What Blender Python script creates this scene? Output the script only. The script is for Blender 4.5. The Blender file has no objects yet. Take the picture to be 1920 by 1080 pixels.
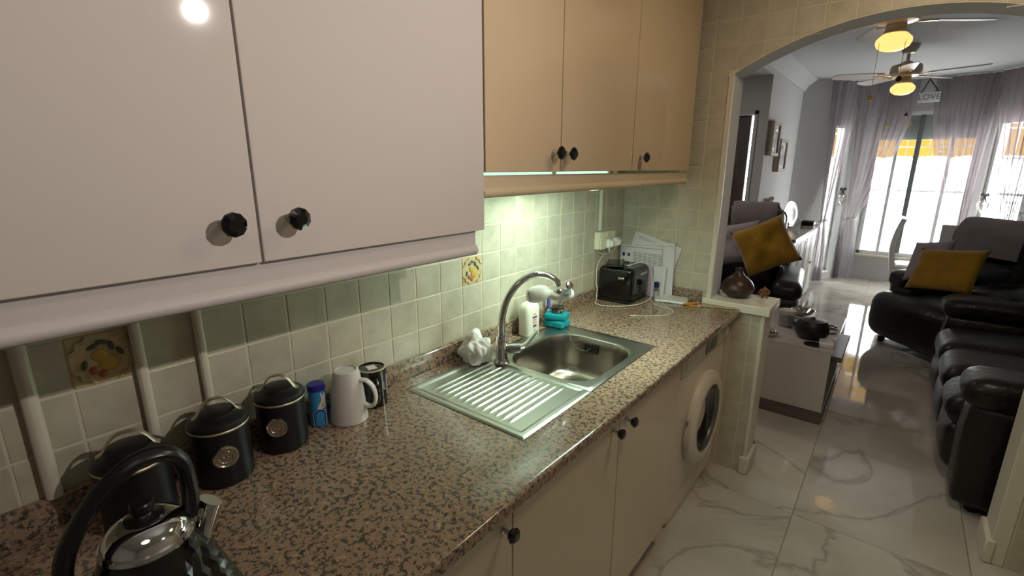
import bpy, bmesh, math, random
from mathutils import Vector, Matrix, noise as mnoise
C = bpy.context.scene.collection
SC = bpy.context.scene
R = random.Random(7)
PI = math.pi
V = Vector

# ------------------------------------------------------------------ camera, world, lights
cam_d = bpy.data.cameras.new('camera'); cam = bpy.data.objects.new('camera', cam_d); C.objects.link(cam)
cam_d.sensor_width = 36.0; cam_d.lens = 899.08 / 1920 * 36.0; cam_d.clip_start = .02; cam_d.clip_end = 200
cam.location = (1.1157, -.1264, 1.4618)
def cam_rot(yaw, pitch, roll):
    yaw, pitch, roll = map(math.radians, (yaw, pitch, roll))
    f = V((-math.sin(yaw) * math.cos(pitch), math.cos(yaw) * math.cos(pitch), math.sin(pitch)))
    r = V((math.cos(yaw), math.sin(yaw), 0)); u = r.cross(f)
    c, s = math.cos(roll), math.sin(roll)
    r2 = r * c + u * s; u2 = u * c - r * s
    return Matrix((r2, u2, -f)).transposed().to_euler()
cam.rotation_euler = cam_rot(38.623, -14.204, .152)
SC.camera = cam

world = bpy.data.worlds.new('world'); SC.world = world; world.use_nodes = True
bg = world.node_tree.nodes['Background']
bg.inputs['Color'].default_value = (.93, .97, 1.0, 1); bg.inputs['Strength'].default_value = 20.0

def light(kind, name, loc, energy, color, size=.1, size_y=None, aim=None, portal=False, spread=None):
    d = bpy.data.lights.new(name, kind); d.energy = energy; d.color = color
    if kind == 'AREA':
        d.shape = 'RECTANGLE' if size_y else 'DISK'; d.size = size
        if size_y: d.size_y = size_y
        if spread: d.spread = spread
        if portal: d.cycles.is_portal = True
    else:
        d.shadow_soft_size = size
    o = bpy.data.objects.new(name, d); C.objects.link(o); o.location = loc
    if aim is not None:
        o.rotation_euler = (V(aim) - V(loc)).to_track_quat('-Z', 'Y').to_euler()
    return o
# spot lamp of the kitchen (throws the crisp knob and pelmet shadows)
key = light('SPOT', 'kitchen_spot_light', (1.66, .665, 2.008), 47, (1.0, .92, .86), .015, aim=(.33, .3, 1.9))
key.data.spot_size = math.radians(93); key.data.spot_blend = 1.0
# unseen fill lights added under the kitchen ceiling, no such lamps known
light('AREA', 'kitchen_fill_light', (1.25, -.35, 2.36), 1.6, (1.0, .87, .72), .5, aim=(1.25, -.35, 0))
light('AREA', 'kitchen_far_fill_light', (1.2, 1.5, 2.36), 7.5, (1.0, .80, .57), .3, aim=(1.2, 1.5, 0))
# fluorescent tube under the far wall cabinets
light('AREA', 'cabinet_tube_light', (.235, 1.30, 1.428), 11, (.76, 1.0, .84), .06, .95, aim=(.04, 1.30, 1.0))
# daylight portals at the window openings of the bay
light('AREA', 'bay_window_portal', (1.22, 7.88, 1.15), 1, (1, 1, 1), 1.1, 1.75, aim=(1.22, 0, 1.15), portal=True)
light('AREA', 'hall_fill_light', (-.85, 3.9, 2.312), 9, (1.0, .90, .84), .3, aim=(-.85, 3.9, 0))  # unseen fill added to brighten the hall recess, not a known lamp
SC.view_settings.view_transform = 'Standard'; SC.view_settings.look = 'None'
SC.view_settings.exposure = 0.0; SC.view_settings.gamma = 1.0; SC.view_settings.use_curve_mapping = False

# ------------------------------------------------------------------ materials
def lin(c):
    return tuple(((v / 12.92) if v <= .04045 else ((v + .055) / 1.055) ** 2.4) for v in (x / 255 for x in c)) + (1,)
def mat(name, rgb, rough=.5, metal=0.0, spec=.5, coat=0, bump=None, emit=None, emit_s=0, var=None, sheen=0, trans=0, ior=1.45, alpha=1):
    m = bpy.data.materials.new(name); m.use_nodes = True
    nt = m.node_tree; b = nt.nodes['Principled BSDF']
    b.inputs['Base Color'].default_value = lin(rgb); b.inputs['Roughness'].default_value = rough
    b.inputs['Metallic'].default_value = metal; b.inputs['Specular IOR Level'].default_value = spec
    b.inputs['Coat Weight'].default_value = coat; b.inputs['Coat Roughness'].default_value = .04
    b.inputs['Sheen Weight'].default_value = sheen; b.inputs['Transmission Weight'].default_value = trans
    b.inputs['IOR'].default_value = ior; b.inputs['Alpha'].default_value = alpha
    if emit: b.inputs['Emission Color'].default_value = lin(emit); b.inputs['Emission Strength'].default_value = emit_s
    tc = nt.nodes.new('ShaderNodeTexCoord')
    if bump:
        n = nt.nodes.new('ShaderNodeTexNoise'); n.inputs['Scale'].default_value = bump[0]; n.inputs['Detail'].default_value = 4
        nt.links.new(tc.outputs['Object'], n.inputs['Vector'])
        bp = nt.nodes.new('ShaderNodeBump'); bp.inputs['Strength'].default_value = bump[1]; bp.inputs['Distance'].default_value = bump[2] if len(bump) > 2 else .002
        nt.links.new(n.outputs['Fac'], bp.inputs['Height']); nt.links.new(bp.outputs['Normal'], b.inputs['Normal'])
    if var:   # (rgb2, scale)
        n = nt.nodes.new('ShaderNodeTexNoise'); n.inputs['Scale'].default_value = var[1]; n.inputs['Detail'].default_value = 5
        nt.links.new(tc.outputs['Object'], n.inputs['Vector'])
        r = nt.nodes.new('ShaderNodeValToRGB'); r.color_ramp.elements[0].position = .35; r.color_ramp.elements[1].position = .65
        r.color_ramp.elements[0].color = lin(rgb); r.color_ramp.elements[1].color = lin(var[0])
        nt.links.new(n.outputs['Fac'], r.inputs['Fac']); nt.links.new(r.outputs['Color'], b.inputs['Base Color'])
    return m
def ramp(nt, fac, stops, interp='LINEAR'):
    r = nt.nodes.new('ShaderNodeValToRGB'); cr = r.color_ramp; cr.interpolation = interp
    while len(cr.elements) < len(stops): cr.elements.new(.5)
    for e, (p, c) in zip(cr.elements, stops): e.position = p; e.color = lin(c)
    nt.links.new(fac, r.inputs['Fac']); return r
def rnd_coords(nt):
    tc = nt.nodes.new('ShaderNodeTexCoord'); oi = nt.nodes.new('ShaderNodeObjectInfo')
    mu = nt.nodes.new('ShaderNodeMath'); mu.operation = 'MULTIPLY'; mu.inputs[1].default_value = 37.0
    nt.links.new(oi.outputs['Random'], mu.inputs[0])
    ad = nt.nodes.new('ShaderNodeVectorMath'); ad.operation = 'ADD'
    nt.links.new(tc.outputs['Object'], ad.inputs[0]); nt.links.new(mu.outputs[0], ad.inputs[1])
    return ad.outputs[0], oi
def wall_tile_mat():
    m = mat('glazed_wall_tile', (205, 203, 182), .28); nt = m.node_tree; b = nt.nodes['Principled BSDF']
    vec, oi = rnd_coords(nt)
    n = nt.nodes.new('ShaderNodeTexNoise'); n.inputs['Scale'].default_value = 14; n.inputs['Detail'].default_value = 6; n.inputs['Roughness'].default_value = .65
    nt.links.new(vec, n.inputs['Vector'])
    r = ramp(nt, n.outputs['Fac'], [(.25, (172, 165, 144)), (.5, (191, 184, 164)), (.75, (206, 195, 177))])
    nt.links.new(r.outputs['Color'], b.inputs['Base Color'])
    bp = nt.nodes.new('ShaderNodeBump'); bp.inputs['Strength'].default_value = .25; bp.inputs['Distance'].default_value = .003
    nt.links.new(n.outputs['Fac'], bp.inputs['Height']); nt.links.new(bp.outputs['Normal'], b.inputs['Normal'])
    return m
def granite_mat():
    m = mat('speckled_granite', (160, 130, 110), .16, coat=.3); nt = m.node_tree; b = nt.nodes['Principled BSDF']
    tc = nt.nodes.new('ShaderNodeTexCoord')
    def nz(s, d, off):
        mp = nt.nodes.new('ShaderNodeMapping'); mp.inputs['Location'].default_value = (off, off * 2, off * 3)
        nt.links.new(tc.outputs['Object'], mp.inputs['Vector'])
        n = nt.nodes.new('ShaderNodeTexNoise'); n.inputs['Scale'].default_value = s; n.inputs['Detail'].default_value = d; n.inputs['Roughness'].default_value = .72
        nt.links.new(mp.outputs['Vector'], n.inputs['Vector']); return n.outputs['Fac']
    base = ramp(nt, nz(85, 5, 0), [(.36, (146, 136, 116)), (.45, (156, 130, 107)), (.56, (156, 127, 106)), (.65, (182, 164, 142))])
    dark = ramp(nt, nz(98, 4, 5), [(.0, (255, 255, 255)), (.455, (255, 255, 255)), (.485, (0, 0, 0)), (1, (0, 0, 0))])
    grey = ramp(nt, nz(160, 2, 9), [(.3, (50, 47, 46)), (.7, (104, 97, 88))])
    mx = nt.nodes.new('ShaderNodeMixRGB')
    nt.links.new(dark.outputs['Color'], mx.inputs['Fac']); nt.links.new(base.outputs['Color'], mx.inputs['Color1']); nt.links.new(grey.outputs['Color'], mx.inputs['Color2'])
    nt.links.new(mx.outputs['Color'], b.inputs['Base Color'])
    return m
def marble_mat():
    m = mat('polished_marble_tile', (212, 208, 200), .045, spec=.6); nt = m.node_tree; b = nt.nodes['Principled BSDF']
    vec, oi = rnd_coords(nt)
    n0 = nt.nodes.new('ShaderNodeTexNoise'); n0.inputs['Scale'].default_value = 2.2; n0.inputs['Detail'].default_value = 6
    nt.links.new(vec, n0.inputs['Vector'])
    n = nt.nodes.new('ShaderNodeTexNoise'); n.inputs['Scale'].default_value = 1.3; n.inputs['Detail'].default_value = 5; n.inputs['Roughness'].default_value = .55; n.inputs['Distortion'].default_value = .8
    nt.links.new(vec, n.inputs['Vector'])
    su = nt.nodes.new('ShaderNodeMath'); su.operation = 'SUBTRACT'; su.inputs[1].default_value = .5; nt.links.new(n.outputs['Fac'], su.inputs[0])
    ab = nt.nodes.new('ShaderNodeMath'); ab.operation = 'ABSOLUTE'; nt.links.new(su.outputs[0], ab.inputs[0])
    vein = ramp(nt, ab.outputs[0], [(.0, (164, 158, 150)), (.010, (184, 178, 169)), (.024, (197, 191, 180)), (.2, (199, 193, 182))])
    cloud = ramp(nt, n0.outputs['Fac'], [(.3, (188, 184, 176)), (.6, (255, 255, 255))])
    mx = nt.nodes.new('ShaderNodeMixRGB'); mx.blend_type = 'MULTIPLY'; mx.inputs['Fac'].default_value = .5
    nt.links.new(vein.outputs['Color'], mx.inputs['Color1']); nt.links.new(cloud.outputs['Color'], mx.inputs['Color2'])
    nt.links.new(mx.outputs['Color'], b.inputs['Base Color']); return m
def wood_mat(name, a, c, scale=(3, 40, 40), rough=.5):
    m = mat(name, a, rough); nt = m.node_tree; b = nt.nodes['Principled BSDF']
    tc = nt.nodes.new('ShaderNodeTexCoord'); mp = nt.nodes.new('ShaderNodeMapping'); mp.inputs['Scale'].default_value = scale
    nt.links.new(tc.outputs['Object'], mp.inputs['Vector'])
    n = nt.nodes.new('ShaderNodeTexNoise'); n.inputs['Scale'].default_value = 2; n.inputs['Detail'].default_value = 6; nt.links.new(mp.outputs['Vector'], n.inputs['Vector'])
    r = ramp(nt, n.outputs['Fac'], [(.3, a), (.7, c)]); nt.links.new(r.outputs['Color'], b.inputs['Base Color']); return m
def sheer_mat(name, rgb, clear):
    m = bpy.data.materials.new(name); m.use_nodes = True; nt = m.node_tree; nt.nodes.clear()
    o = nt.nodes.new('ShaderNodeOutputMaterial'); d = nt.nodes.new('ShaderNodeBsdfDiffuse'); t = nt.nodes.new('ShaderNodeBsdfTranslucent'); tr = nt.nodes.new('ShaderNodeBsdfTransparent')
    d.inputs['Color'].default_value = lin(rgb); t.inputs['Color'].default_value = lin(rgb)
    m1 = nt.nodes.new('ShaderNodeMixShader'); m1.inputs['Fac'].default_value = .5; m2 = nt.nodes.new('ShaderNodeMixShader'); m2.inputs['Fac'].default_value = clear
    nt.links.new(d.outputs[0], m1.inputs[1]); nt.links.new(t.outputs[0], m1.inputs[2]); nt.links.new(m1.outputs[0], m2.inputs[1]); nt.links.new(tr.outputs[0], m2.inputs[2]); nt.links.new(m2.outputs[0], o.inputs[0])
    return m
def pane_mat(name, tint=(255, 255, 255), gloss=.06):
    m = bpy.data.materials.new(name); m.use_nodes = True; nt = m.node_tree; nt.nodes.clear()
    o = nt.nodes.new('ShaderNodeOutputMaterial'); g = nt.nodes.new('ShaderNodeBsdfGlossy'); g.inputs['Roughness'].default_value = .02
    tr = nt.nodes.new('ShaderNodeBsdfTransparent'); tr.inputs['Color'].default_value = lin(tint)
    x = nt.nodes.new('ShaderNodeMixShader'); x.inputs['Fac'].default_value = gloss
    nt.links.new(tr.outputs[0], x.inputs[1]); nt.links.new(g.outputs[0], x.inputs[2]); nt.links.new(x.outputs[0], o.inputs[0]); return m

M = {}
M['tile'] = wall_tile_mat(); M['granite'] = granite_mat(); M['marble'] = marble_mat()
M['grout'] = mat('wall_grout', (212, 204, 180), .8, bump=(200, .2))
M['floor_grout'] = mat('floor_grout', (150, 142, 130), .8)
M['decor'] = mat('decor_tile_cream', (206, 188, 146), .35, var=((188, 164, 122), 30), bump=(60, .3))
M['fruit_y'] = mat('decor_fruit_yellow', (198, 164, 84), .35); M['fruit_r'] = mat('decor_fruit_red', (178, 96, 72), .35); M['leaf'] = mat('decor_leaf_green', (84, 98, 84), .4)
M['white_gloss'] = mat('white_gloss_door', (203, 194, 188), .05, spec=.4, coat=.0)
M['cream_gloss'] = mat('cream_gloss_door', (200, 178, 146), .05, coat=.15)
M['cream_base'] = mat('cream_gloss_base_door', (206, 192, 168), .12, coat=.2)
M['white_lam'] = mat('white_pelmet', (198, 190, 186), .5, spec=.35); M['cream_lam'] = mat('cream_pelmet', (200, 184, 152), .6, spec=.25)
M['carcass'] = mat('cabinet_carcass', (190, 180, 165), .6); M['dark_gap'] = mat('shadow_gap_board', (96, 88, 76), .8)
M['black_gloss'] = mat('black_glass_knob', (8, 8, 10), .05, coat=.5); M['chrome'] = mat('chrome', (215, 215, 215), .06, metal=1); M['steel'] = mat('brushed_stainless_steel', (186, 188, 182), .30, metal=1, bump=(300, .03))
M['steel_in'] = mat('sink_bowl_steel', (162, 155, 145), .27, metal=1); M['black_mat'] = mat('black_enamel', (20, 20, 21), .42, bump=(160, .08)); M['black_plastic'] = mat('black_plastic', (16, 16, 17), .3)
M['black_shiny'] = mat('black_gloss_plastic', (10, 10, 10), .12, coat=.3); M['white_plastic'] = mat('white_plastic', (226, 224, 214), .35); M['cream_plastic'] = mat('cream_plastic', (226, 220, 192), .4)
M['appliance'] = mat('appliance_white', (214, 205, 190), .3); M['door_glass'] = mat('washer_door_glass', (40, 38, 38), .05, coat=.6); M['drum'] = mat('washer_drum', (120, 116, 112), .3, metal=1)
M['ceramic_w'] = mat('white_ceramic', (214, 208, 204), .18, coat=.3); M['ceramic_k'] = mat('black_ceramic', (14, 14, 14), .08, coat=.5); M['paper'] = mat('white_paper', (214, 210, 212), .8); M['print'] = mat('grey_print', (158, 156, 158), .8)
M['blue'] = mat('blue_plastic', (46, 44, 150), .3); M['lightblue'] = mat('light_blue_label', (60, 140, 190), .4); M['dblue'] = mat('dark_blue_print', (30, 52, 130), .4); M['navy'] = mat('navy_cap', (30, 34, 84), .35)
M['red'] = mat('red_print', (170, 60, 80), .6); M['lilac'] = mat('lilac_card', (196, 164, 186), .7); M['purple'] = mat('purple_label', (96, 60, 110), .5); M['pink_print'] = mat('pink_label_print', (206, 130, 130), .6)
M['bottle'] = mat('translucent_white_plastic', (224, 222, 206), .3); M['teal'] = mat('teal_sponge', (0, 132, 142), .9, bump=(220, .6)); M['wool'] = mat('steel_wool', (84, 74, 62), .4, metal=.6); M['cloth'] = mat('white_cloth', (232, 230, 224), .9, bump=(120, .3))
M['wall'] = mat('white_wall_paint', (196, 196, 194), .85, bump=(90, .1)); M['ceil'] = mat('ceiling_paint', (206, 210, 212), .9); M['trim'] = mat('white_trim', (218, 212, 196), .4); M['slab'] = mat('white_marble_ledge', (232, 226, 208), .18, coat=.2)
M['leather'] = mat('black_leather', (25, 23, 23), .34, bump=(28, .35, .012)); M['yellow'] = mat('mustard_plush', (166, 126, 16), .95, sheen=.3, bump=(130, .8), var=((150, 112, 10), 14)); M['grey_plush'] = mat('grey_plush', (128, 120, 118), .95, sheen=.3, bump=(120, .7)); M['lilac_cush'] = mat('pale_grey_cushion', (158, 150, 154), .9, bump=(90, .4))
M['grey_oak'] = wood_mat('grey_oak_board', (88, 82, 76), (112, 104, 96), (2, 30, 30), .45); M['table_white'] = mat('table_white_gloss', (196, 190, 182), .12, coat=.3); M['dark_wood'] = wood_mat('dark_walnut', (40, 24, 18), (72, 46, 36), (40, 40, 3), .35); M['amber'] = mat('amber_resin', (112, 62, 34), .2, coat=.4, bump=(40, .5, .01)); M['silver'] = mat('silver_ornament', (200, 196, 190), .18, metal=1)
M['sheer'] = sheer_mat('sheer_lilac_grey', (158, 148, 154), .37); M['cord'] = mat('white_cord', (222, 216, 214), .7); M['glass'] = pane_mat('window_glass'); M['clear'] = pane_mat('clear_glass', (238, 244, 242), .22)
M['mullion'] = mat('grey_aluminium_mullion', (112, 120, 116), .5); M['frame'] = mat('white_window_frame', (225, 228, 226), .4); M['shutter'] = mat('roller_shutter_slat', (176, 186, 184), .5); M['awning'] = mat('yellow_awning_canvas', (122, 92, 18), .9); M['terrace'] = mat('terrace_floor', (225, 220, 214), .7)
M['fan_white'] = mat('fan_blade_white', (208, 200, 194), .35); M['fan_body'] = mat('fan_body_cream', (196, 184, 160), .35); M['globe'] = mat('lit_glass_globe', (255, 220, 150), .4, emit=(255, 196, 112), emit_s=1.5); M['brass'] = mat('fan_brass', (186, 150, 96), .3, metal=.8)
M['door_brown'] = wood_mat('dark_brown_door', (62, 52, 50), (84, 72, 68), (40, 40, 3), .5); M['pipe'] = mat('white_trunking', (212, 204, 186), .45); M['tube'] = mat('tube_diffuser', (226, 240, 228), .4, emit=(205, 255, 225), emit_s=.6)
M['rubber'] = mat('black_rubber', (14, 14, 14), .6); M['white_cable'] = mat('cream_cable', (220, 212, 190), .5); M['pencil_y'] = mat('yellow_pencil', (206, 158, 50), .5); M['pink'] = mat('pink_stick', (216, 76, 140), .4); M['green'] = mat('green_stick', (130, 190, 90), .4); M['foil'] = mat('foil_pack', (214, 216, 212), .4, metal=.35, bump=(60, .8, .01))
M['iron'] = mat('white_iron_grille', (236, 238, 238), .5); M['globe_off'] = mat('ceiling_lamp_glass', (240, 232, 215), .4, emit=(255, 226, 190), emit_s=3.0); M['seat_white'] = mat('white_leatherette', (224, 220, 216), .45); M['picture_mat'] = mat('picture_mount', (222, 222, 222), .7); M['strip'] = mat('lit_fluorescent_tube', (230, 245, 235), .4, emit=(180, 250, 212), emit_s=1.3); M['satin'] = mat('satin_metal', (196, 186, 164), .42, metal=.85); M['frame_beige'] = mat('beige_picture_frame', (186, 172, 156), .6); M['photo'] = mat('grey_photo_print', (110, 112, 120), .5, var=((190, 190, 196), 22)); M['bow'] = mat('black_ribbon', (26, 24, 28), .6)

# ------------------------------------------------------------------ helpers
def root_loc(o):
    l = V((0, 0, 0))
    while o is not None: l += V(o.location); o = o.parent
    return l
def obj(name, bm, m, parent=None, world=True, smooth=30, kind=None, label=None):
    me = bpy.data.meshes.new(name)
    if parent is not None and world:
        bm.transform(Matrix.Translation(-root_loc(parent)))
    bm.normal_update(); bm.to_mesh(me); bm.free()
    if isinstance(m, (list, tuple)):
        for x in m: me.materials.append(x)
    else: me.materials.append(m)
    if smooth is not None:
        at = me.attributes.get('flat'); fl = [0] * len(me.polygons)
        if at is not None: at.data.foreach_get('value', fl)
        for p in me.polygons: p.use_smooth = True
        me.set_sharp_from_angle(angle=math.radians(smooth))
        if any(fl):
            for p, f in zip(me.polygons, fl):
                if f: p.use_smooth = False
    o = bpy.data.objects.new(name, me); C.objects.link(o)
    if parent is not None: o.parent = parent
    if kind: o['kind'] = kind
    if label: o['label'] = label
    return o
def thing(name, label, cat, loc=(0, 0, 0), rz=0, group=None):
    o = bpy.data.objects.new(name, None); C.objects.link(o); o.location = loc; o.rotation_euler = (0, 0, rz); o.empty_display_size = .05
    o['label'] = label; o['category'] = cat
    if group: o['group'] = group
    return o
def tag(o, label, cat, group=None):
    o['label'] = label; o['category'] = cat
    if group: o['group'] = group
    return o
def struct(o): o['kind'] = 'structure'; return o
def empty_struct(name, loc=(0, 0, 0)):
    o = bpy.data.objects.new(name, None); C.objects.link(o); o.location = loc; o['kind'] = 'structure'; return o
def instance(src, name, loc, parent):
    o = src.copy(); o.name = name; C.objects.link(o); o.parent = parent; o.location = loc; return o
def copy_tree(o, parent=None):
    c = o.copy(); C.objects.link(c)
    if parent is not None: c.parent = parent
    for ch in list(o.children): copy_tree(ch, c)
    return c
def box(bm, a, b, bev=0, seg=1):
    lay = bm.faces.layers.int.get('flat') or bm.faces.layers.int.new('flat')
    old = set(bm.faces)
    a, b = V(a), V(b); r = bmesh.ops.create_cube(bm, size=1); vs = r['verts']
    c = (a + b) / 2; s = b - a
    for v in vs: v.co = V((v.co.x * s.x + c.x, v.co.y * s.y + c.y, v.co.z * s.z + c.z))
    if bev:
        es = list({e for v in vs for e in v.link_edges})
        bmesh.ops.bevel(bm, geom=es, offset=bev, segments=seg, profile=.5, affect='EDGES')
    for f in sorted((f for f in bm.faces if f not in old), key=lambda f: -f.calc_area())[:6]: f[lay] = 1   # the six main faces stay flat
    return bm
def nb(): return bmesh.new()
def bx(a, b, bev=0, seg=1): return box(nb(), a, b, bev, seg)
def lathe(bm, prof, seg=28, c=(0, 0, 0), axis='z', cap=True, rot=None):
    rings = []
    T = Matrix.Identity(3)
    if rot is not None: T = rot
    elif axis == 'x': T = V((0, 0, 1)).rotation_difference(V((1, 0, 0))).to_matrix()
    elif axis == 'y': T = V((0, 0, 1)).rotation_difference(V((0, 1, 0))).to_matrix()
    for r, z in prof:
        if r < 1e-6: rings.append([bm.verts.new(T @ V((0, 0, z)) + V(c))]); continue
        rings.append([bm.verts.new(T @ V((r * math.cos(2 * PI * k / seg), r * math.sin(2 * PI * k / seg), z)) + V(c)) for k in range(seg)])
    for A, B in zip(rings, rings[1:]):
        if len(A) == 1 and len(B) == 1: continue
        for k in range(seg):
            j = (k + 1) % seg
            if len(A) == 1: f = (A[0], B[j], B[k])[::-1]
            elif len(B) == 1: f = (A[k], A[j], B[0])
            else: f = (A[k], A[j], B[j], B[k])
            bm.faces.new(f)
    if cap:
        if len(rings[0]) > 1: bm.faces.new(rings[0][::-1])
        if len(rings[-1]) > 1: bm.faces.new(rings[-1])
    return bm
def catmull(pts, n=6, closed=False):
    pts = [V(p) for p in pts]; out = []
    N = len(pts)
    for i in range(N if closed else N - 1):
        g = lambda k: pts[k % N] if closed else pts[max(0, min(N - 1, k))]
        p0, p1, p2, p3 = g(i - 1), g(i), g(i + 1), g(i + 2)
        for k in range(n):
            t = k / n
            out.append(.5 * (2 * p1 + (p2 - p0) * t + (2 * p0 - 5 * p1 + 4 * p2 - p3) * t * t + (3 * p1 - p0 - 3 * p2 + p3) * t ** 3))
    if not closed: out.append(pts[-1])
    return out
def tube(bm, pts, r, seg=8, closed=False, smooth=0, flat=None):
    """sweep; r number or list; flat=(a,b) scale of section along the two frame axes"""
    if smooth: 
        rl = None
        if not isinstance(r, (int, float)):
            rl = [V((x, 0, 0)) for x in r]; rl = [p.x for p in catmull(rl, smooth, closed)]
        pts = catmull(pts, smooth, closed); r = rl if rl else r
    pts = [V(p) for p in pts]; N = len(pts); rings = []
    up = None
    for i in range(N):
        if closed: t = (pts[(i + 1) % N] - pts[i - 1])
        else: t = pts[min(i + 1, N - 1)] - pts[max(i - 1, 0)]
        t.normalize()
        if up is None:
            up = V((0, 0, 1)) if abs(t.z) < .9 else V((0, 1, 0))
        u = (up - t * up.dot(t)).normalized(); w = t.cross(u); up = u
        rr = r if isinstance(r, (int, float)) else r[i]
        fa, fb = flat if flat else (1, 1)
        rings.append([bm.verts.new(pts[i] + (u * math.cos(2 * PI * k / seg) * fa + w * math.sin(2 * PI * k / seg) * fb) * rr) for k in range(seg)])
    for i in range(N if closed else N - 1):
        A, B = rings[i], rings[(i + 1) % N]
        for k in range(seg):
            j = (k + 1) % seg; bm.faces.new((A[k], A[j], B[j], B[k]))
    if not closed:
        bm.faces.new(rings[0][::-1]); bm.faces.new(rings[-1])
    return bm
def rbox(bm, a, b, r, n=8, puff=(0, 0, 0), wr=0, seed=0):
    """soft rounded box with bulging faces and wrinkles"""
    a, b = V(a), V(b); c = (a + b) / 2; h = (b - a) / 2; r = min(r, h.x, h.y, h.z)
    bm2 = bmesh.new(); bmesh.ops.create_cube(bm2, size=2)
    bmesh.ops.subdivide_edges(bm2, edges=bm2.edges[:], cuts=n, use_grid_fill=True)
    for v in bm2.verts:
        # denser sampling near edges
        q = V([math.copysign(abs(x) ** .75, x) for x in v.co])
        p = V((q.x * h.x, q.y * h.y, q.z * h.z))
        i = V([max(-(h[k] - r), min(h[k] - r, p[k])) for k in range(3)])
        d = p - i
        if d.length > 1e-9: p = i + d.normalized() * r
        u = [1 - (p[k] / h[k]) ** 2 for k in range(3)]
        p = V((p.x + puff[0] * math.copysign(1, q.x) * (abs(q.x) > .5) * u[1] * u[2], p.y + puff[1] * math.copysign(1, q.y) * (abs(q.y) > .5) * u[0] * u[2], p.z + puff[2] * math.copysign(1, q.z) * (abs(q.z) > .5) * u[0] * u[1]))
        if wr: p += V((mnoise.noise(p * 6 + V((seed, 0, 0))), mnoise.noise(p * 6 + V((0, seed, 7))), mnoise.noise(p * 6 + V((3, 0, seed))))) * wr
        v.co = p + c
    m_ = bpy.data.meshes.new('tmp'); bm2.to_mesh(m_); bm2.free(); bm.from_mesh(m_); bpy.data.meshes.remove(m_)
    return bm
def pillow(bm, w, h, t, Mx, n=14, wob=.006, seed=0):
    """two puffed sheets with pinched corners, Mx places it (local x,y in the plane, z thickness)"""
    for s in (1, -1):
        g = []
        for i in range(n + 1):
            row = []
            for j in range(n + 1):
                u = i / n * 2 - 1; v = j / n * 2 - 1
                e = (max(0, 1 - u ** 4) * max(0, 1 - v ** 4)) ** .55
                pin = 1 - .07 * (abs(u) ** 2 * (1 - abs(v)) * 0 + (1 - abs(u) ** 2) * abs(v) ** 4 + (1 - abs(v) ** 2) * abs(u) ** 4)
                p = V((u * w / 2 * pin, v * h / 2 * pin, s * t / 2 * e))
                p.z += wob * mnoise.noise(V((u * 2 + seed, v * 2, s))) * e * 2
                row.append(bm.verts.new(Mx @ p))
            g.append(row)
        for i in range(n):
            for j in range(n):
                f = (g[i][j], g[i + 1][j], g[i + 1][j + 1], g[i][j + 1])
                bm.faces.new(f if s > 0 else f[::-1])
    bmesh.ops.remove_doubles(bm, verts=bm.verts[:], dist=1e-5)
    return bm
def ribbon(bm, prof, o, ax, up, wd, width, th, nseg=8, wob=0, seed=0):
    """thick sheet: profile [(a,z)] along axis ax/up, extruded along wd by width"""
    ax, up, wd, o = V(ax), V(up), V(wd), V(o)
    pts = catmull([(a, z, 0) for a, z in prof], 4)
    outer, inner = [], []
    for i, p in enumerate(pts):
        t = (pts[min(i + 1, len(pts) - 1)] - pts[max(i - 1, 0)]).normalized(); nrm = V((-t.y, t.x, 0))
        ro, ri = [], []
        for k in range(nseg + 1):
            w = (k / nseg - .5) * width
            q = p + nrm * (wob * mnoise.noise(V((i * .25, k * .5, seed))))
            qi = q - nrm * th
            wj = w + wob * mnoise.noise(V((i * .3, seed, k)))
            ro.append(bm.verts.new(o + ax * q.x + up * q.y + wd * wj)); ri.append(bm.verts.new(o + ax * qi.x + up * qi.y + wd * wj))
        outer.append(ro); inner.append(ri)
    n = len(pts)
    for i in range(n - 1):
        for k in range(nseg):
            bm.faces.new((outer[i][k], outer[i + 1][k], outer[i + 1][k + 1], outer[i][k + 1])); bm.faces.new((inner[i][k + 1], inner[i + 1][k + 1], inner[i + 1][k], inner[i][k]))
        bm.faces.new((outer[i][0], inner[i][0], inner[i + 1][0], outer[i + 1][0])); bm.faces.new((outer[i + 1][nseg], inner[i + 1][nseg], inner[i][nseg], outer[i][nseg]))
    for k in range(nseg):
        bm.faces.new((outer[0][k + 1], inner[0][k + 1], inner[0][k], outer[0][k])); bm.faces.new((outer[-1][k], inner[-1][k], inner[-1][k + 1], outer[-1][k + 1]))
    bmesh.ops.recalc_face_normals(bm, faces=bm.faces[:])
    return bm
def prism(bm, poly, ax_u, ax_v, ax_w, o, w):
    """extrude a 2-D polygon (u,v) along ax_w by w"""
    ax_u, ax_v, ax_w, o = V(ax_u), V(ax_v), V(ax_w), V(o)
    A = [bm.verts.new(o + ax_u * u + ax_v * v) for u, v in poly]; B = [bm.verts.new(o + ax_u * u + ax_v * v + ax_w * w) for u, v in poly]
    n = len(poly); bm.faces.new(A[::-1]); bm.faces.new(B)
    for k in range(n): bm.faces.new((A[k], A[(k + 1) % n], B[(k + 1) % n], B[k]))
    bmesh.ops.recalc_face_normals(bm, faces=bm.faces[:])
    return bm
def rrect(x0, x1, y0, y1, r, n=6):
    out = []
    for cx, cy, a0 in ((x1 - r, y1 - r, 0), (x0 + r, y1 - r, 90), (x0 + r, y0 + r, 180), (x1 - r, y0 + r, 270)):
        for k in range(n + 1):
            a = math.radians(a0 + 90 * k / n); out.append((cx + r * math.cos(a), cy + r * math.sin(a)))
    return out
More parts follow.
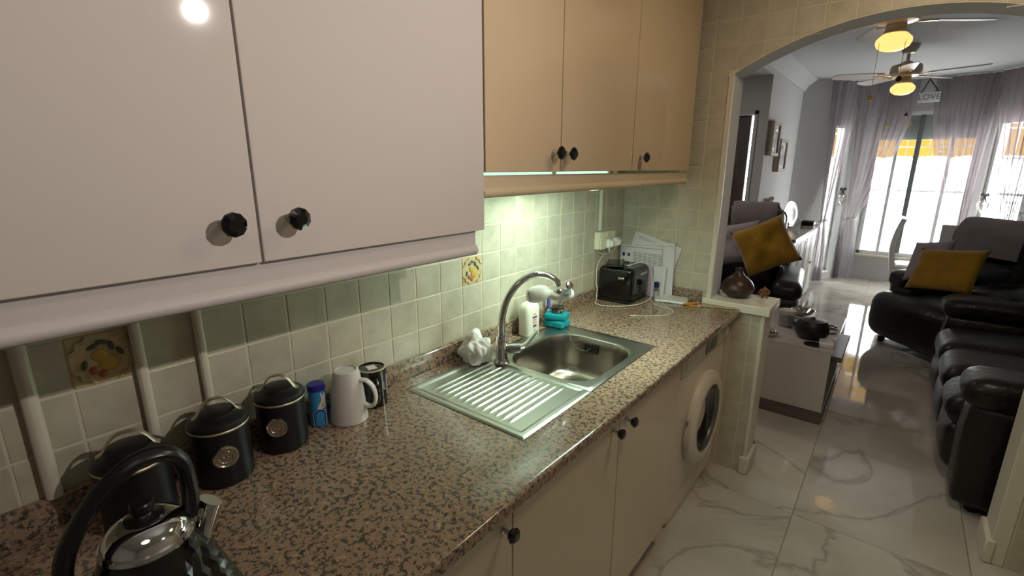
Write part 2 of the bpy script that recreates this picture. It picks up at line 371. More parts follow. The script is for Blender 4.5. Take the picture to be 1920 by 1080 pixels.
def text_bm(s, size, depth):
    cu = bpy.data.curves.new('t', 'FONT'); cu.body = s; cu.size = size; cu.extrude = depth; cu.align_x = 'CENTER'; cu.align_y = 'CENTER'
    o = bpy.data.objects.new('t', cu); C.objects.link(o)
    dg = bpy.context.evaluated_depsgraph_get(); me = bpy.data.meshes.new_from_object(o.evaluated_get(dg))
    bm = bmesh.new(); bm.from_mesh(me); bpy.data.meshes.remove(me); bpy.data.objects.remove(o); bpy.data.curves.remove(cu)
    return bm
ZW = .83          # worktop height
TS = .1           # wall tile
ZC = 1.0656       # a horizontal joint of the tile grid
YE = 2.2          # tiled end wall with the arch

# ------------------------------------------------------------------ room shell
def arch(x): return 2.006 - .155 * min(1, ((x - 1.03) / .555) ** 2)
AX0, AX1 = .475, 1.585
# floor
floor = struct(obj('floor', bx((-2.2, -1.7, -.06), (3.3, 8.3, -.004)), M['floor_grout']))
fx = [-1.95 + .576 * k + .03 for k in range(10)]
off = .958 - min(fx, key=lambda v: abs(v - .958)); fx = [x + off for x in fx]
fy = [2.03 + 1.19 * k for k in range(-4, 6)]
tproto = None
for i in range(len(fx) - 1):
    for j in range(len(fy) - 1):
        c = ((fx[i] + fx[i + 1]) / 2, (fy[j] + fy[j + 1]) / 2, 0)
        if c[1] > 7.95 or c[0] > 3.2: continue
        if tproto is None:
            w, h = (fx[1] - fx[0]) / 2 - .0012, (fy[1] - fy[0]) / 2 - .0012
            tproto = obj('tile', bx((-w, -h, -.006), (w, h, 0), .0012), M['marble'], floor, world=False, smooth=None); tproto.location = c
        else: instance(tproto, 'tile', c, floor)
# kitchen left wall
wl = struct(obj('wall_left', bx((-.12, -1.7, 0), (-.0014, YE + .15, 2.42)), M['grout']))
wtile = None
def small_tile(parent, loc, rz=0):
    global wtile
    if wtile is None:
        bm = nb(); s = .0479; r = .0016
        box(bm, (-.006, -s, -s), (0, s, s)); 
        es = [e for e in bm.edges if all(v.co.x > -.001 for v in e.verts)]
        bmesh.ops.bevel(bm, geom=es, offset=r, segments=2, profile=.5, affect='EDGES')
        wtile = obj('tile', bm, M['tile'], parent, world=False, smooth=50); o = wtile
    else: o = instance(wtile, 'tile', (0, 0, 0), parent)
    o.location = loc; o.rotation_euler = (R.uniform(-.006, .006), R.uniform(-.006, .006), rz + R.uniform(-.006, .006)); return o
DECOR = {(0, 0), (10, 0)}
for i in range(-5, 22):
    for j in range(-2, 4):
        c = (0, i * TS + .05, ZC + j * TS + .05)
        if (i, j) in DECOR: continue
        small_tile(wl, c)
def decor(i):
    y0, z0 = i * TS + .05, ZC + .05
    d = obj('decor_tile', bx((-.006, y0 - .0485, z0 - .0485), (.001, y0 + .0485, z0 + .0485), .0015), M['decor'], wl, label='cream embossed tile with fruit and leaves')
    def blob(name, m, y, z, ry, rz, a, t=.004):
        bm = nb(); bmesh.ops.create_uvsphere(bm, u_segments=14, v_segments=8, radius=1)
        bm.transform(Matrix.Translation((.001, y0 + y, z0 + z)) @ Matrix.Rotation(math.radians(a), 4, 'X') @ Matrix.Diagonal((t, ry, rz, 1)))
        obj(name, bm, m, d)
    blob('fruit', M['fruit_y'], .008, -.012, .017, .016, 20); blob('fruit', M['fruit_y'], -.004, .006, .013, .012, 0)
    blob('fruit', M['fruit_r'], -.016, -.021, .008, .008, 0); blob('fruit', M['fruit_r'], -.004, -.031, .007, .007, 0)
    for (y, z, a) in ((-.028, -.008, 15), (-.012, .024, -40), (.014, .020, 40), (.026, .006, 60), (.002, .030, -80)): blob('leaf', M['leaf'], y, z, .010, .0045, a + 60)
    bm = nb()
    for sy in (-1, 1):
        for sz in (-1, 1):
            tube(bm, [(.0015, y0 + sy * .046, z0 + sz * .018), (.002, y0 + sy * .036, z0 + sz * .024), (.002, y0 + sy * .034, z0 + sz * .034), (.002, y0 + sy * .024, z0 + sz * .036), (.0015, y0 + sy * .018, z0 + sz * .046)], .0028, 6, smooth=4)
    obj('relief_border', bm, M['decor'], d)
decor(0); decor(10)
# end wall with arch, pillar and pilaster: one body
poly = [(-.12, 0), (.715, 0), (.715, .812), (AX0, .812), (AX0, arch(AX0))]
N = 28
poly += [(AX0 + (AX1 - AX0) * k / N, arch(AX0 + (AX1 - AX0) * k / N)) for k in range(1, N + 1)]
poly += [(AX1, 0), (2.35, 0), (2.35, 2.5), (-.12, 2.5)]
we = struct(obj('wall_back', prism(nb(), poly, (1, 0, 0), (0, 0, 1), (0, 1, 0), (0, YE + .004, 0), .146), M['wall'], smooth=20))
# grout face (thin skin) then tiles on the kitchen side
gs = obj('grout_bed', prism(nb(), [(-.0, 0), (.713, 0), (.713, .80), (AX0 + .002, .812), (AX0 + .002, arch(AX0))] + poly[5:5 + N] + [(AX1, 0), (2.3, 0), (2.3, 2.4), (0, 2.4)], (1, 0, 0), (0, 0, 1), (0, 1, 0), (0, YE + .0006, 0), .0034), M['grout'], we)
XO = -.018
def cut_tile(x0, x1, z0, z1, follow=True):
    """tile piece of the end wall, lower edge following the arch where it meets it"""
    n = 6; g = .0021
    xs = [x0 + g + (x1 - x0 - 2 * g) * k / n for k in range(n + 1)]
    low = [max(z0 + g, arch(x) + .004 if follow and AX0 < x < AX1 else z0 + g) for x in xs]
    if min(low) > z1 - .012: return
    low = [min(l, z1 - g - .002) for l in low]
    bm = prism(nb(), [(x, l) for x, l in zip(xs, low)] + [(xs[-1], z1 - g), (xs[0], z1 - g)], (1, 0, 0), (0, 0, 1), (0, 1, 0), (0, YE - .0005, 0), .005)
    obj('tile', bm, M['tile'], we, smooth=None)
for k in range(0, 24):
    x0, x1 = max(.0, XO + k * TS), XO + (k + 1) * TS
    for j in range(-11, 14):
        z0, z1 = ZC + j * TS, ZC + (j + 1) * TS
        if z1 > 2.42 or x0 > 2.2: continue
        z0 = max(z0, .0)
        if z1 - z0 < .01: continue
        over = arch((x0 + x1) / 2)
        if x1 <= AX0 + .012 and x0 < .46 and z0 < 1.97:          # stub wall
            if z1 < .8 and x1 < .55: continue      # behind the washing machine
            full = abs(x1 - x0 - TS) < .001 and x1 < .47
            if full: small_tile(we, ((x0 + x1) / 2, YE - .001, (z0 + z1) / 2), -PI / 2)
            else: cut_tile(x0, min(x1, AX0 - .02) if z0 < arch(AX0) else x1, z0, z1)
        elif z0 < .8 and x1 < .74 and x0 > .5:      # low pillar
            cut_tile(x0, min(x1, .662), z0, min(z1, .81), False)
            if x1 > .662: cut_tile(.664, .703, z0, min(z1, .81), False)
        elif x0 >= AX1 - .06 and x1 > AX1 + .02 and z1 <= 1.9:
            if x0 < AX1 + .05: x0 = AX1 + .05
            if x1 - x0 > .01: cut_tile(x0, x1, z0, z1)
        elif z1 > 1.85:
            if z1 > arch(x0) or z1 > arch(x1) or x0 > AX1 or x1 < AX0 + .05:
                cut_tile(x0, x1, z0, z1)
# edge beads of the opening
bm = nb(); box(bm, (AX0 - .022, YE - .004, .84), (AX0 + .003, YE + .01, arch(AX0) - .01), .003); obj('edge_bead', bm, M['trim'], we)
obj('edge_bead', bx((.703, YE - .004, .0), (.72, YE + .15, .812), .003), M['trim'], we)
obj('edge_bead', bx((AX1 - .003, YE - .004, .0), (AX1 + .045, YE + .15, 1.84), .003), M['trim'], we)
obj('skirting', bx((.69, YE - .012, 0), (.735, YE + .16, .09), .006), M['trim'], we)
obj('skirting', bx((AX1 - .018, YE - .012, 0), (AX1 + .012, YE + .16, .10), .006), M['trim'], we)
# marble ledge on the low pillar wall
struct(obj('trim_1', bx((.44, YE - .018, .812), (.738, YE + .215, .852), .004, 2), M['slab']))
# kitchen: right wall, rear wall, ceiling
struct(obj('wall_right', bx((2.2, -1.7, 0), (2.32, YE + .01, 2.42)), M['wall']))
struct(obj('wall_front', bx((-.1, -1.8, 0), (2.3, -1.7, 2.42)), M['wall']))
struct(obj('ceiling', bx((-.1, -1.8, 2.4), (2.32, YE + .02, 2.5)), M['ceil']))
# living room
LX0, LX1, LY0 = -.02, 3.2, YE + .15
bm = nb(); prism(bm, [(-.3, LY0 - .1), (3.3, LY0 - .1), (3.3, 7.2), (2.3, 7.35), (1.85, 8.0), (.62, 8.0), (.25, 7.4), (-.3, 7.2)], (1, 0, 0), (0, 1, 0), (0, 0, 1), (0, 0, 2.5), .1); struct(obj('ceiling', bm, M['ceil'], smooth=None))
struct(obj('wall_side', bx((-.14, 5.3, 0), (LX0, 7.05, 2.5)), M['wall']))
struct(obj('wall_right', bx((LX1, LY0 - .1, 0), (LX1 + .1, 7.2, 2.5)), M['wall']))
struct(obj('wall_front', bx((2.3, LY0 - .1, 0), (3.3, LY0, 2.5)), M['wall']))
# hallway recess at the left of the living room
DX0, DX1, DZ = -.98, -.147, 1.965
bm = prism(nb(), [(-1.7, 0), (DX0, 0), (DX0, DZ), (DX1, DZ), (DX1, 0), (LX0 - .12, 0), (LX0 - .12, 2.5), (-1.7, 2.5)], (1, 0, 0), (0, 0, 1), (0, 1, 0), (0, 5.3, 0), .12)
struct(obj('wall_hall', bm, M['wall'], smooth=None))
struct(obj('wall_hall_side', bx((-1.8, LY0 - .1, 0), (-1.7, 5.42, 2.5)), M['wall']))
struct(obj('wall_hall_front', bx((-1.7, LY0 - .1, 0), (-.12, LY0, 2.5)), M['wall']))
struct(obj('ceiling_hall', bx((-1.8, LY0 - .1, 2.35), (LX0 - .28, 5.42, 2.5)), M['ceil']))
struct(obj('trim_2', bx((LX0 - .3, LY0, 2.32), (LX0 - .0, 5.32, 2.5)), M['wall']))   # beam over the recess opening
# coving
prof = [(0, 0), (0, -.14), (.012, -.14), (.02, -.118), (.05, -.07), (.10, -.028), (.12, -.014), (.12, 0)]
struct(obj('trim_3', prism(nb(), prof, (1, 0, 0), (0, 0, 1), (0, 1, 0), (LX0, LY0, 2.5), 4.7), M['ceil'], smooth=40))
# dark door ajar and its frame
d1 = thing('door_1', 'dark brown door standing ajar at the left hall', 'door'); d1['kind'] = 'structure'; del d1['category']
bm = nb(); box(bm, (DX0, 5.34, 0), (DX1 - .034, 5.38, DZ - .001), .001); obj('door_leaf', bm, M['door_brown'], d1)
bm = nb(); box(bm, (DX1, 5.285, 0), (DX1 + .035, 5.30, DZ + .04), .004); box(bm, (DX0 - .04, 5.285, DZ), (DX1 + .035, 5.30, DZ + .04), .004); obj('door_frame', bm, M['wall'], d1)
# bay walls and windows
def wall_seg(name, p, q, holes, th=.16):
    p, q = V((p[0], p[1], 0)), V((q[0], q[1], 0)); u = (q - p); L = u.length; u.normalize(); n = V((-u.y, u.x, 0))   # n points outwards (left of p->q)
    bm = nb()
    def part(a, b, z0, z1):
        if b - a < .001 or z1 - z0 < .001: return
        vs = [p + u * s + n * t + V((0, 0, z)) for s in (a, b) for t in (0, th) for z in (z0, z1)]
        bmesh.ops.convex_hull(bm, input=[bm.verts.new(v) for v in vs])
    if not holes: part(0, L, 0, 2.5)
    else:
        (a, b, z0, z1) = holes
        part(0, a, 0, 2.5); part(b, L, 0, 2.5); part(a, b, 0, z0); part(a, b, z1, 2.5)
    struct(obj(name, bm, M['wall'], smooth=None)); return p, u, n, L
P = [(-.02, 7.0), (.33, 7.25), (.72, 7.8), (1.75, 7.8), (2.2, 7.2), (3.3, 7.0)]
wall_seg('wall_bay_1', P[0], P[1], None)
s2 = wall_seg('wall_bay_2', P[1], P[2], (.03, .25, .12, 1.98))
s3 = wall_seg('wall_bay_3', P[2], P[3], (.02, 1.01, .34, 2.13))
s4 = wall_seg('wall_bay_4', P[3], P[4], (.12, .62, .12, 1.98))
wall_seg('wall_bay_5', P[4], P[5], None)
def seg_box(bm, S, a, b, t0, t1, z0, z1, bev=0):
    p, u, n, L = S

    m = Matrix(((u.x, n.x, 0, p.x), (u.y, n.y, 0, p.y), (0, 0, 1, 0), (0, 0, 0, 1)))
    b2 = nb(); box(b2, (a, t0, z0), (b, t1, z1), bev); b2.transform(m)
    me = bpy.data.meshes.new('tmp'); b2.to_mesh(me); b2.free(); bm.from_mesh(me); bpy.data.meshes.remove(me); return bm
def win(name, S, a, b, z0, z1, mull, dark=None, bars=(), shut=None):
    w = empty_struct(name, (S[0].x, S[0].y, 0))
    bm = nb()
    seg_box(bm, S, a, a + .04, .03, .09, z0, z1, .004); seg_box(bm, S, b - .04, b, .03, .09, z0, z1, .004); seg_box(bm, S, a, b, .03, .09, z0, z0 + .045, .004); seg_box(bm, S, a, b, .03, .09, z1 - .04, z1, .004)
    obj('window_frame', bm, M['frame'], w)
    obj('window_sill', seg_box(nb(), S, a - .0, b + .0, -.035, .16, z0 - .03, z0, .006), M['slab'], w)
    for x in mull: obj('sash_stile', seg_box(nb(), S, x - .018, x + .018, .035, .085, z0 + .04, z1 - .04, .003), M['frame'], w)
    if dark: obj('mullion', seg_box(nb(), S, dark - .026, dark + .026, .03, .085, z0 + .04, z1 - .04, .004), M['mullion'], w, label='grey upright between the two sliding sashes')
    edges = sorted([a + .04, b - .04] + list(mull) + ([dark] if dark else []))
    for x0, x1 in zip(edges, edges[1:]): obj('pane', seg_box(nb(), S, x0 + .018, x1 - .018, .058, .064, z0 + .045, z1 - .04), M['glass'], w, smooth=None)
    if shut:
        k = 0; z = shut
        while z < z1 - .03:
            obj('shutter_slat', seg_box(nb(), S, a + .03, b - .03, .105, .118, z, min(z + .0462, z1), .003), M['shutter'], w); z += .046
    # iron grille outside
    g = obj('grille_rail', seg_box(nb(), S, a, b, .145, .160, 1.16, 1.185), M['iron'], w)
    for zz in (z0 + .05, z1 - .42): seg_g = obj('grille_rail', seg_box(nb(), S, a, b, .145, .160, zz, zz + .015), M['iron'], w)
    n = max(2, round((b - a) / .115))
    for k in range(n + 1):
        x = a + (b - a) * k / n
        obj('grille_bar', seg_box(nb(), S, x - .005, x + .005, .147, .157, z0, z1), M['iron'], w, smooth=None)
    for k in range(n):
        x = a + (b - a) * (k + .5) / n
        for zc in (.78, 1.55):
            p, u, nn, L = S; pts = []
            for t in range(17):
                ang = t / 16 * 3.2 * PI; r = .045 * (1 - t / 20)
                pts.append(p + u * (x + r * math.cos(ang)) + nn * .152 + V((0, 0, zc + (t / 16) * .05 + r * math.sin(ang))))
            obj('grille_scroll', tube(nb(), pts, .004, 5), M['iron'], w)
    return w
win('window_1', s3, .02, 1.01, .34, 2.13, (.25, .77), .455, shut=1.80)
win('window_2', s2, .03, .25, .12, 1.98, ())
win('window_3', s4, .12, .62, .12, 1.98, ())
# terrace outside, awning
struct(obj('terrace_floor', bx((-4, 8.0, -.2), (7, 14, -.06)), M['terrace']))
aw = thing('awning', 'yellow canvas awning hanging outside the bay windows', 'awning', (1.2, 9.4, 0))
bm = nb(); prism(bm, [(8.15, 2.55), (9.5, 2.0), (9.5, 1.985), (8.15, 2.53)], (0, 1, 0), (0, 0, 1), (1, 0, 0), (-.4, 0, 0), 4.8); obj('canvas', bm, M['awning'], aw, smooth=None)
bm = nb(); ppts = [(-.4 + 4.8 * k / 60, 9.5 + .02 * math.sin(k * 1.1)) for k in range(61)]
A = [bm.verts.new((x, y, 2.0)) for x, y in ppts]; B = [bm.verts.new((x, y, 1.60 + .03 * abs(math.sin(k * PI / 5)))) for k, (x, y) in enumerate(ppts)]
for k in range(60): bm.faces.new((A[k], A[k + 1], B[k + 1], B[k]))
obj('valance', bm, M['awning'], aw)
obj('front_bar', tube(nb(), [(-.4, 9.49, 2.0), (4.4, 9.49, 2.0)], .02, 10), M['iron'], aw)
for x in (-.3, 4.3): obj('post', tube(nb(), [(x, 9.49, -.06), (x, 9.49, 2.0)], .02, 10), M['iron'], aw)
#END_SHELL
# ------------------------------------------------------------------ kitchen units
XF = .333          # face of the wall cabinets
def knob(parent, x, y, z, r=.019):
    """faceted black knob on a chrome stem, pointing along +x"""
    bm = nb(); lathe(bm, [(.009, 0), (.009, .003), (.005, .005), (.005, .014), (.010, .018), (.012, .020)], 16, (x, y, z), 'x'); obj('knob_stem', bm, M['chrome'], parent)
    bm = nb(); lathe(bm, [(r * .55, .0185), (r, .027), (r * .96, .030), (r * .52, .036)], 10, (x, y, z), 'x'); obj('knob', bm, M['black_gloss'], parent, smooth=None)
def door(parent, x, y0, y1, z0, z1, m, kn=None, kr=.019):
    d = obj('door', bx((x - .018, y0, z0), (x, y1, z1), .0022, 2), m, parent)
    if kn: knob(d, x, kn[0], kn[1], kr)
    return d
c1 = thing('wall_cabinet', 'white glossy two-door wall cabinet above the canisters', 'cabinet', (0, .22, 1.30))
obj('body', bx((.003, -.31, 1.322), (XF - .022, .742, 2.20), .002), M['carcass'], c1)
door(c1, XF, -.312, .2135, 1.312, 2.20, M['white_gloss'], (.168, 1.378)); door(c1, XF, .2165, .746, 1.312, 2.20, M['white_gloss'], (.268, 1.379))
pelmet_prof = lambda x, zt, zb: [(x - .030, zt), (x - .008, zt), (x - .008, zb + .024), (x - .004, zb + .022), (x + .001, zb + .016), (x + .002, zb + .010), (x - .001, zb + .004), (x - .006, zb), (x - .030, zb)]
obj('pelmet', prism(nb(), pelmet_prof(XF - .004, 1.318, 1.253), (1, 0, 0), (0, 0, 1), (0, 1, 0), (0, -.33, 0), 1.055), M['white_lam'], c1, smooth=40)
c2 = thing('wall_cabinet', 'cream glossy two-door wall cabinet over the sink', 'cabinet', (0, 1.15, 1.44))
obj('body', bx((.003, .758, 1.462), (XF - .022, 1.548, 2.20), .002), M['carcass'], c2)
door(c2, XF, .752, 1.0755, 1.448, 2.20, M['cream_gloss'], (1.038, 1.499)); door(c2, XF, 1.0785, 1.5485, 1.448, 2.20, M['cream_gloss'], (1.103, 1.498))
c3 = thing('wall_cabinet', 'cream glossy single-door wall cabinet next to the arch wall', 'cabinet', (0, 1.85, 1.44))
obj('body', bx((.003, 1.552, 1.462), (XF - .022, 2.13, 2.20), .002), M['carcass'], c3)
door(c3, XF, 1.5515, 2.150, 1.448, 2.20, M['cream_gloss'], (1.612, 1.496))
pl = thing('pelmet', 'cream moulded pelmet strip under the cream wall cabinets', 'pelmet', (XF, 1.4, 1.39))
obj('moulding', prism(nb(), pelmet_prof(XF - .004, 1.4405, 1.387), (1, 0, 0), (0, 0, 1), (0, 1, 0), (0, .75, 0), 1.405), M['cream_lam'], pl, smooth=40)
obj('fixing_block', bx((.285, 1.50, 1.41), (.302, 1.54, 1.462)), M['carcass'], pl)
ft = thing('tube_light', 'slim white fluorescent lamp under the cream wall cabinets', 'lamp', (.04, 1.2, 1.40))
obj('housing', rbox(nb(), (.006, .98, 1.405), (.075, 1.60, 1.462), .012, 5), M['white_plastic'], ft)
bm = nb(); rbox(bm, (.012, .985, 1.362), (.085, 1.30, 1.41), .022, 8); obj('diffuser', bm, M['tube'], ft)
bm = nb(); rbox(bm, (.012, 1.305, 1.362), (.085, 1.60, 1.41), .022, 8); obj('diffuser', bm, M['tube'], ft)
obj('strip_tube', tube(nb(), [(.262, .78, 1.444), (.262, 1.49, 1.444)], .008, 10), M['strip'], ft, label='glowing greenish tube behind the pelmet')
for y in (.77, 1.135, 1.495): obj('tube_holder', bx((.25, y - .01, 1.428), (.275, y + .01, 1.4615), .002), M['white_plastic'], ft)
# base cabinets
XB = .595
def plinth(p, y0, y1): obj('plinth', bx((.50, y0, .002), (.515, y1, .12)), M['cream_base'], p)
b1 = thing('base_cabinet', 'cream base cabinet with one knob at the near end of the counter', 'cabinet', (.3, .1, 0))
obj('body', bx((.02, -.45, .12), (XB - .022, .528, .795)), M['carcass'], b1); plinth(b1, -.45, .528)
door(b1, XB, -.45, .5285, .125, .79, M['cream_base'], (.50, .755), .0165)
b2 = thing('base_cabinet', 'cream two-door base cabinet under the sink', 'cabinet', (.3, 1.0, 0))
bm = nb(); box(bm, (.02, .532, .12), (XB - .022, .55, .795)); box(bm, (.02, 1.48, .12), (XB - .022, 1.498, .795)); box(bm, (.02, .55, .12), (XB - .022, 1.48, .138)); box(bm, (.02, .55, .12), (.03, 1.48, .66))
obj('body', bm, M['carcass'], b2); plinth(b2, .532, 1.498)
door(b2, XB, .5315, 1.0135, .125, .79, M['cream_base'], (.972, .757), .0165); door(b2, XB, 1.0165, 1.498, .125, .79, M['cream_base'], (1.053, .757), .0165)
# worktop with the sink cut-out
SX0, SX1, SY0, SY1 = .0714, .5015, .6857, 1.4803
ZT = ZW - .0008
wt = thing('worktop', 'pink and grey speckled granite worktop along the tiled wall', 'worktop', (.3, .9, ZW - .03))
D = .616
bm = nb()
def slabpart(x0, x1, y0, y1): box(bm, (x0, y0, ZT - .03), (x1, y1, ZT))
xs_ = [.001, SX0 + .02, SX1 - .02, D - .012]; ys_ = [-.5, SY0 + .02, SY1 - .02, YE - .007]
for i in range(3):
    for j in range(3):
        if not (i == 1 and j == 1): slabpart(xs_[i], xs_[i + 1], ys_[j], ys_[j + 1])
prism(bm, [(D - .012, ZT - .03), (D - .004, ZT - .03), (D, ZT - .026), (D, ZT - .006), (D - .002, ZT - .002), (D - .006, ZT), (D - .012, ZT)], (1, 0, 0), (0, 0, 1), (0, 1, 0), (0, -.5, 0), YE - .007 + .5)
obj('slab', bm, M['granite'], wt, smooth=40)
obj('upstand', bx((.001, -.5, ZT), (.018, YE - .007, .886), .002), M['granite'], wt)
obj('upstand', bx((.018, YE - .024, ZT), (.436, YE - .007, .886), .002), M['granite'], wt)
# sink
sk = thing('kitchen_sink', 'stainless steel sink with ribbed drainer set in the granite', 'sink', (.29, 1.08, ZW))
BX0, BX1, BY0, BY1 = .142, .468, 1.030, 1.405; YM = 1.005
def plate_z(x, y):
    e = min(x - SX0, SX1 - x, y - SY0, SY1 - y)
    z = ZW + .0035 - max(0, .006 - e) * .5
    if y < YM and e > .02:
        s = min(1, (e - .02) / .008, max(0, (YM - y) / .01)); z -= .004 * s
        if .125 < x < .435 and y > .725 and y < .995:
            t = (x - .125) / .31 * 13
            w = .5 - .5 * math.cos(2 * PI * t); f = min(1, (y - .725) / .02, (.995 - y) / .02); z += .0032 * w ** 4 * f
    return z
bm = nb(); nx, ny = 172, 80
g = [[bm.verts.new((SX0 + (SX1 - SX0) * i / nx, SY0 + (YM - SY0) * j / ny, plate_z(SX0 + (SX1 - SX0) * i / nx, SY0 + (YM - SY0) * j / ny))) for j in range(ny + 1)] for i in range(nx + 1)]
for i in range(nx):
    for j in range(ny): bm.faces.new((g[i][j], g[i + 1][j], g[i + 1][j + 1], g[i][j + 1]))
obj('drainer', bm, M['steel'], sk, smooth=60)
bm = nb(); hole = rrect(BX0, BX1, BY0, BY1, .10, 14); cx, cy = (BX0 + BX1) / 2, (BY0 + BY1) / 2
def outer_pt(x, y):
    dx, dy = x - cx, y - cy; s = 1e9
    if dx > 1e-9: s = min(s, (SX1 - cx) / dx)
    if dx < -1e-9: s = min(s, (SX0 - cx) / dx)
    if dy > 1e-9: s = min(s, (SY1 - cy) / dy)
    if dy < -1e-9: s = min(s, (YM - cy) / dy)
    return (cx + dx * s, cy + dy * s)
op = [outer_pt(*h) for h in hole]
for tx, ty in ((SX0, SY1), (SX1, SY1), (SX0, YM), (SX1, YM)):
    k = min(range(len(op)), key=lambda k: (op[k][0] - tx) ** 2 + (op[k][1] - ty) ** 2); op[k] = (tx, ty)
loops = []
for t in (0, .05, .4, .8, .93, 1.0):
    lp = []
    for (hx, hy), (ox, oy) in zip(hole, op):
        x, y = ox + (hx - ox) * t, oy + (hy - oy) * t
        lp.append(bm.verts.new((x, y, {0: ZW + .0005, .05: ZW + .0035, .4: ZW + .0035, .8: ZW + .003, .93: ZW + .0015, 1.0: ZW - .002}[t])))
    loops.append(lp)
for A, B in zip(loops, loops[1:]):
    for k in range(len(A)): j = (k + 1) % len(A); bm.faces.new((A[k], A[j], B[j], B[k]))
obj('rim', bm, M['steel'], sk, smooth=60)
bm = nb(); loops = []
for sc_, z in ((1, -.002), (.985, -.008), (.97, -.03), (.945, -.11), (.92, -.135), (.86, -.149), (.70, -.154), (.12, -.158)):
    loops.append([bm.verts.new((cx + (x - cx) * sc_, cy + (y - cy) * sc_, ZW + z)) for x, y in hole])
for A, B in zip(loops, loops[1:]):
    for k in range(len(A)): j = (k + 1) % len(A); bm.faces.new((A[k], A[j], B[j], B[k]))
bm.faces.new(loops[-1])
bw = obj('bowl', bm, M['steel_in'], sk, smooth=60)
obj('drain', lathe(nb(), [(.036, -.1545), (.036, -.1525), (.030, -.1515), (.028, -.156), (.012, -.156), (.010, -.150), (0, -.149)], 24, (cx, cy, ZW)), M['chrome'], bw)
for k in range(5): obj('overflow_slot', bx((.255 + k * .013, BY1 - .0155, ZW - .055), (.261 + k * .013, BY1 - .011, ZW - .022), .001), M['rubber'], bw, smooth=None)
# tap
tp = thing('kitchen_tap', 'chrome swan-neck mixer tap standing between drainer and bowl', 'tap', (.166, 1.008, ZW + .003))
tx, ty = .166, 1.008
obj('base', lathe(nb(), [(.026, 0), (.026, .006), (.021, .012), (.0195, .02), (.0195, .075), (.017, .088), (.0125, .096)], 28, (tx, ty, ZW + .003)), M['chrome'], tp)
dirx, diry = .50, .866
neck = [(0, .085), (.0, .12), (.004, .165), (.020, .215), (.055, .262), (.105, .287), (.155, .283), (.192, .262), (.203, .245)]
obj('spout', tube(nb(), [(tx + a * dirx, ty + a * diry, ZW + .003 + z) for a, z in neck], .0115, 14, smooth=6), M['chrome'], tp)
bm = nb(); tube(bm, [(tx + .008, ty + .008, ZW + .05), (tx + .03, ty + .022, ZW + .052), (tx + .052, ty + .036, ZW + .056)], [.015, .0175, .016], 14, smooth=4); obj('cartridge', bm, M['chrome'], tp)
bm = nb(); tube(bm, [(tx + .046, ty + .034, ZW + .056), (tx + .058, ty + .056, ZW + .066), (tx + .064, ty + .085, ZW + .086), (tx + .066, ty + .105, ZW + .100)], [.013, .008, .0065, .005], 10, smooth=5, flat=(.8, 1.3)); obj('lever', bm, M['chrome'], tp)
# tap-mounted filter hanging on the spout
ex, ey, ez = tx + .205 * dirx, ty + .205 * diry, ZW + .233
tf = thing('water_filter', 'white water filter with grey button clipped on the tap spout', 'filter', (ex, ey, ez - .03))
def fpt(a, b, z): return (ex + a, ey + b, ez + z)
bm = nb(); tube(bm, [fpt(-.078, -.054, -.022), fpt(-.064, -.045, -.018), fpt(-.040, -.030, -.010), fpt(-.022, -.018, -.008)], [.025, .0285, .025, .013], 18, smooth=4); obj('cartridge', bm, M['white_plastic'], tf)
bm = nb(); tube(bm, [fpt(-.080, -.055, -.0225), fpt(-.086, -.059, -.0245), fpt(-.089, -.061, -.025)], [.025, .021, .012], 18); obj('cartridge_cap', bm, M['white_plastic'], tf)
bm = nb(); tube(bm, [fpt(-.036, -.026, -.012), fpt(-.010, -.008, -.020), fpt(.012, .008, -.018), fpt(.030, .019, -.014), (ex + .042, ey + .027, ez - .012)], [.012, .018, .018, .018, .009], 14, smooth=4, flat=(1.05, .9)); obj('housing', bm, M['white_plastic'], tf)
bm = nb(); lathe(bm, [(.0145, -.020), (.0155, -.016), (.0155, .000), (.013, .003), (.0118, .004)], 18, (ex, ey, ez)); obj('collar', bm, M['chrome'], tf)
bm = nb(); lathe(bm, [(.007, -.050), (.007, -.026)], 12, (ex + .004, ey + .004, ez)); obj('outlet', bm, M['white_plastic'], tf)
bm = rbox(nb(), (-.014, -.009, -.0022), (.014, .009, .0022), .002, 3); bm.transform(Matrix.Translation(fpt(.032, .002, -.003)) @ Matrix.Rotation(math.radians(-58), 4, V((-.85, -.52, 0)).normalized()) @ Matrix.Rotation(math.radians(32), 4, 'Z')); obj('display', bm, M['mullion'], tf)
bm = nb(); lathe(bm, [(.003, 0), (.004, .004), (.013, .006), (.015, .009), (.012, .014), (0, .015)], 16, rot=Matrix.Rotation(math.radians(70), 3, V((.3, .95, 0)).normalized())); bm.transform(Matrix.Translation(fpt(.024, .016, .014))); obj('lever_knob', bm, M['chrome'], tf)
# washing machine
wm = thing('washing_machine', 'white front-loading washing machine between cabinet and tiled pillar', 'washing machine', (.3, 1.88, 0))
WY0, WY1, WX = 1.5925, 2.185, .566
obj('body', bx((.03, WY0, .02), (WX - .012, WY1, .794), .006, 2), M['appliance'], wm)
obj('front_panel', rbox(nb(), (WX - .030, WY0, .115), (WX, WY1, .672), .010, 6), M['appliance'], wm)
obj('plinth_panel', rbox(nb(), (WX - .034, WY0, .012), (WX - .002, WY1, .112), .008, 4), M['appliance'], wm)
cp = obj('control_panel', rbox(nb(), (WX - .034, WY0, .676), (WX + .006, WY1, .794), .010, 6), M['appliance'], wm)
obj('detergent_drawer', rbox(nb(), (WX - .01, WY0 + .03, .695), (WX + .012, WY0 + .19, .782), .006, 4), M['appliance'], wm)
obj('badge', bx((WX + .0115, WY0 + .045, .762), (WX + .0128, WY0 + .10, .770)), M['print'], wm, smooth=None)
obj('display_panel', bx((WX + .004, WY0 + .275, .690), (WX + .0085, WY0 + .425, .775), .001), M['black_shiny'], wm)
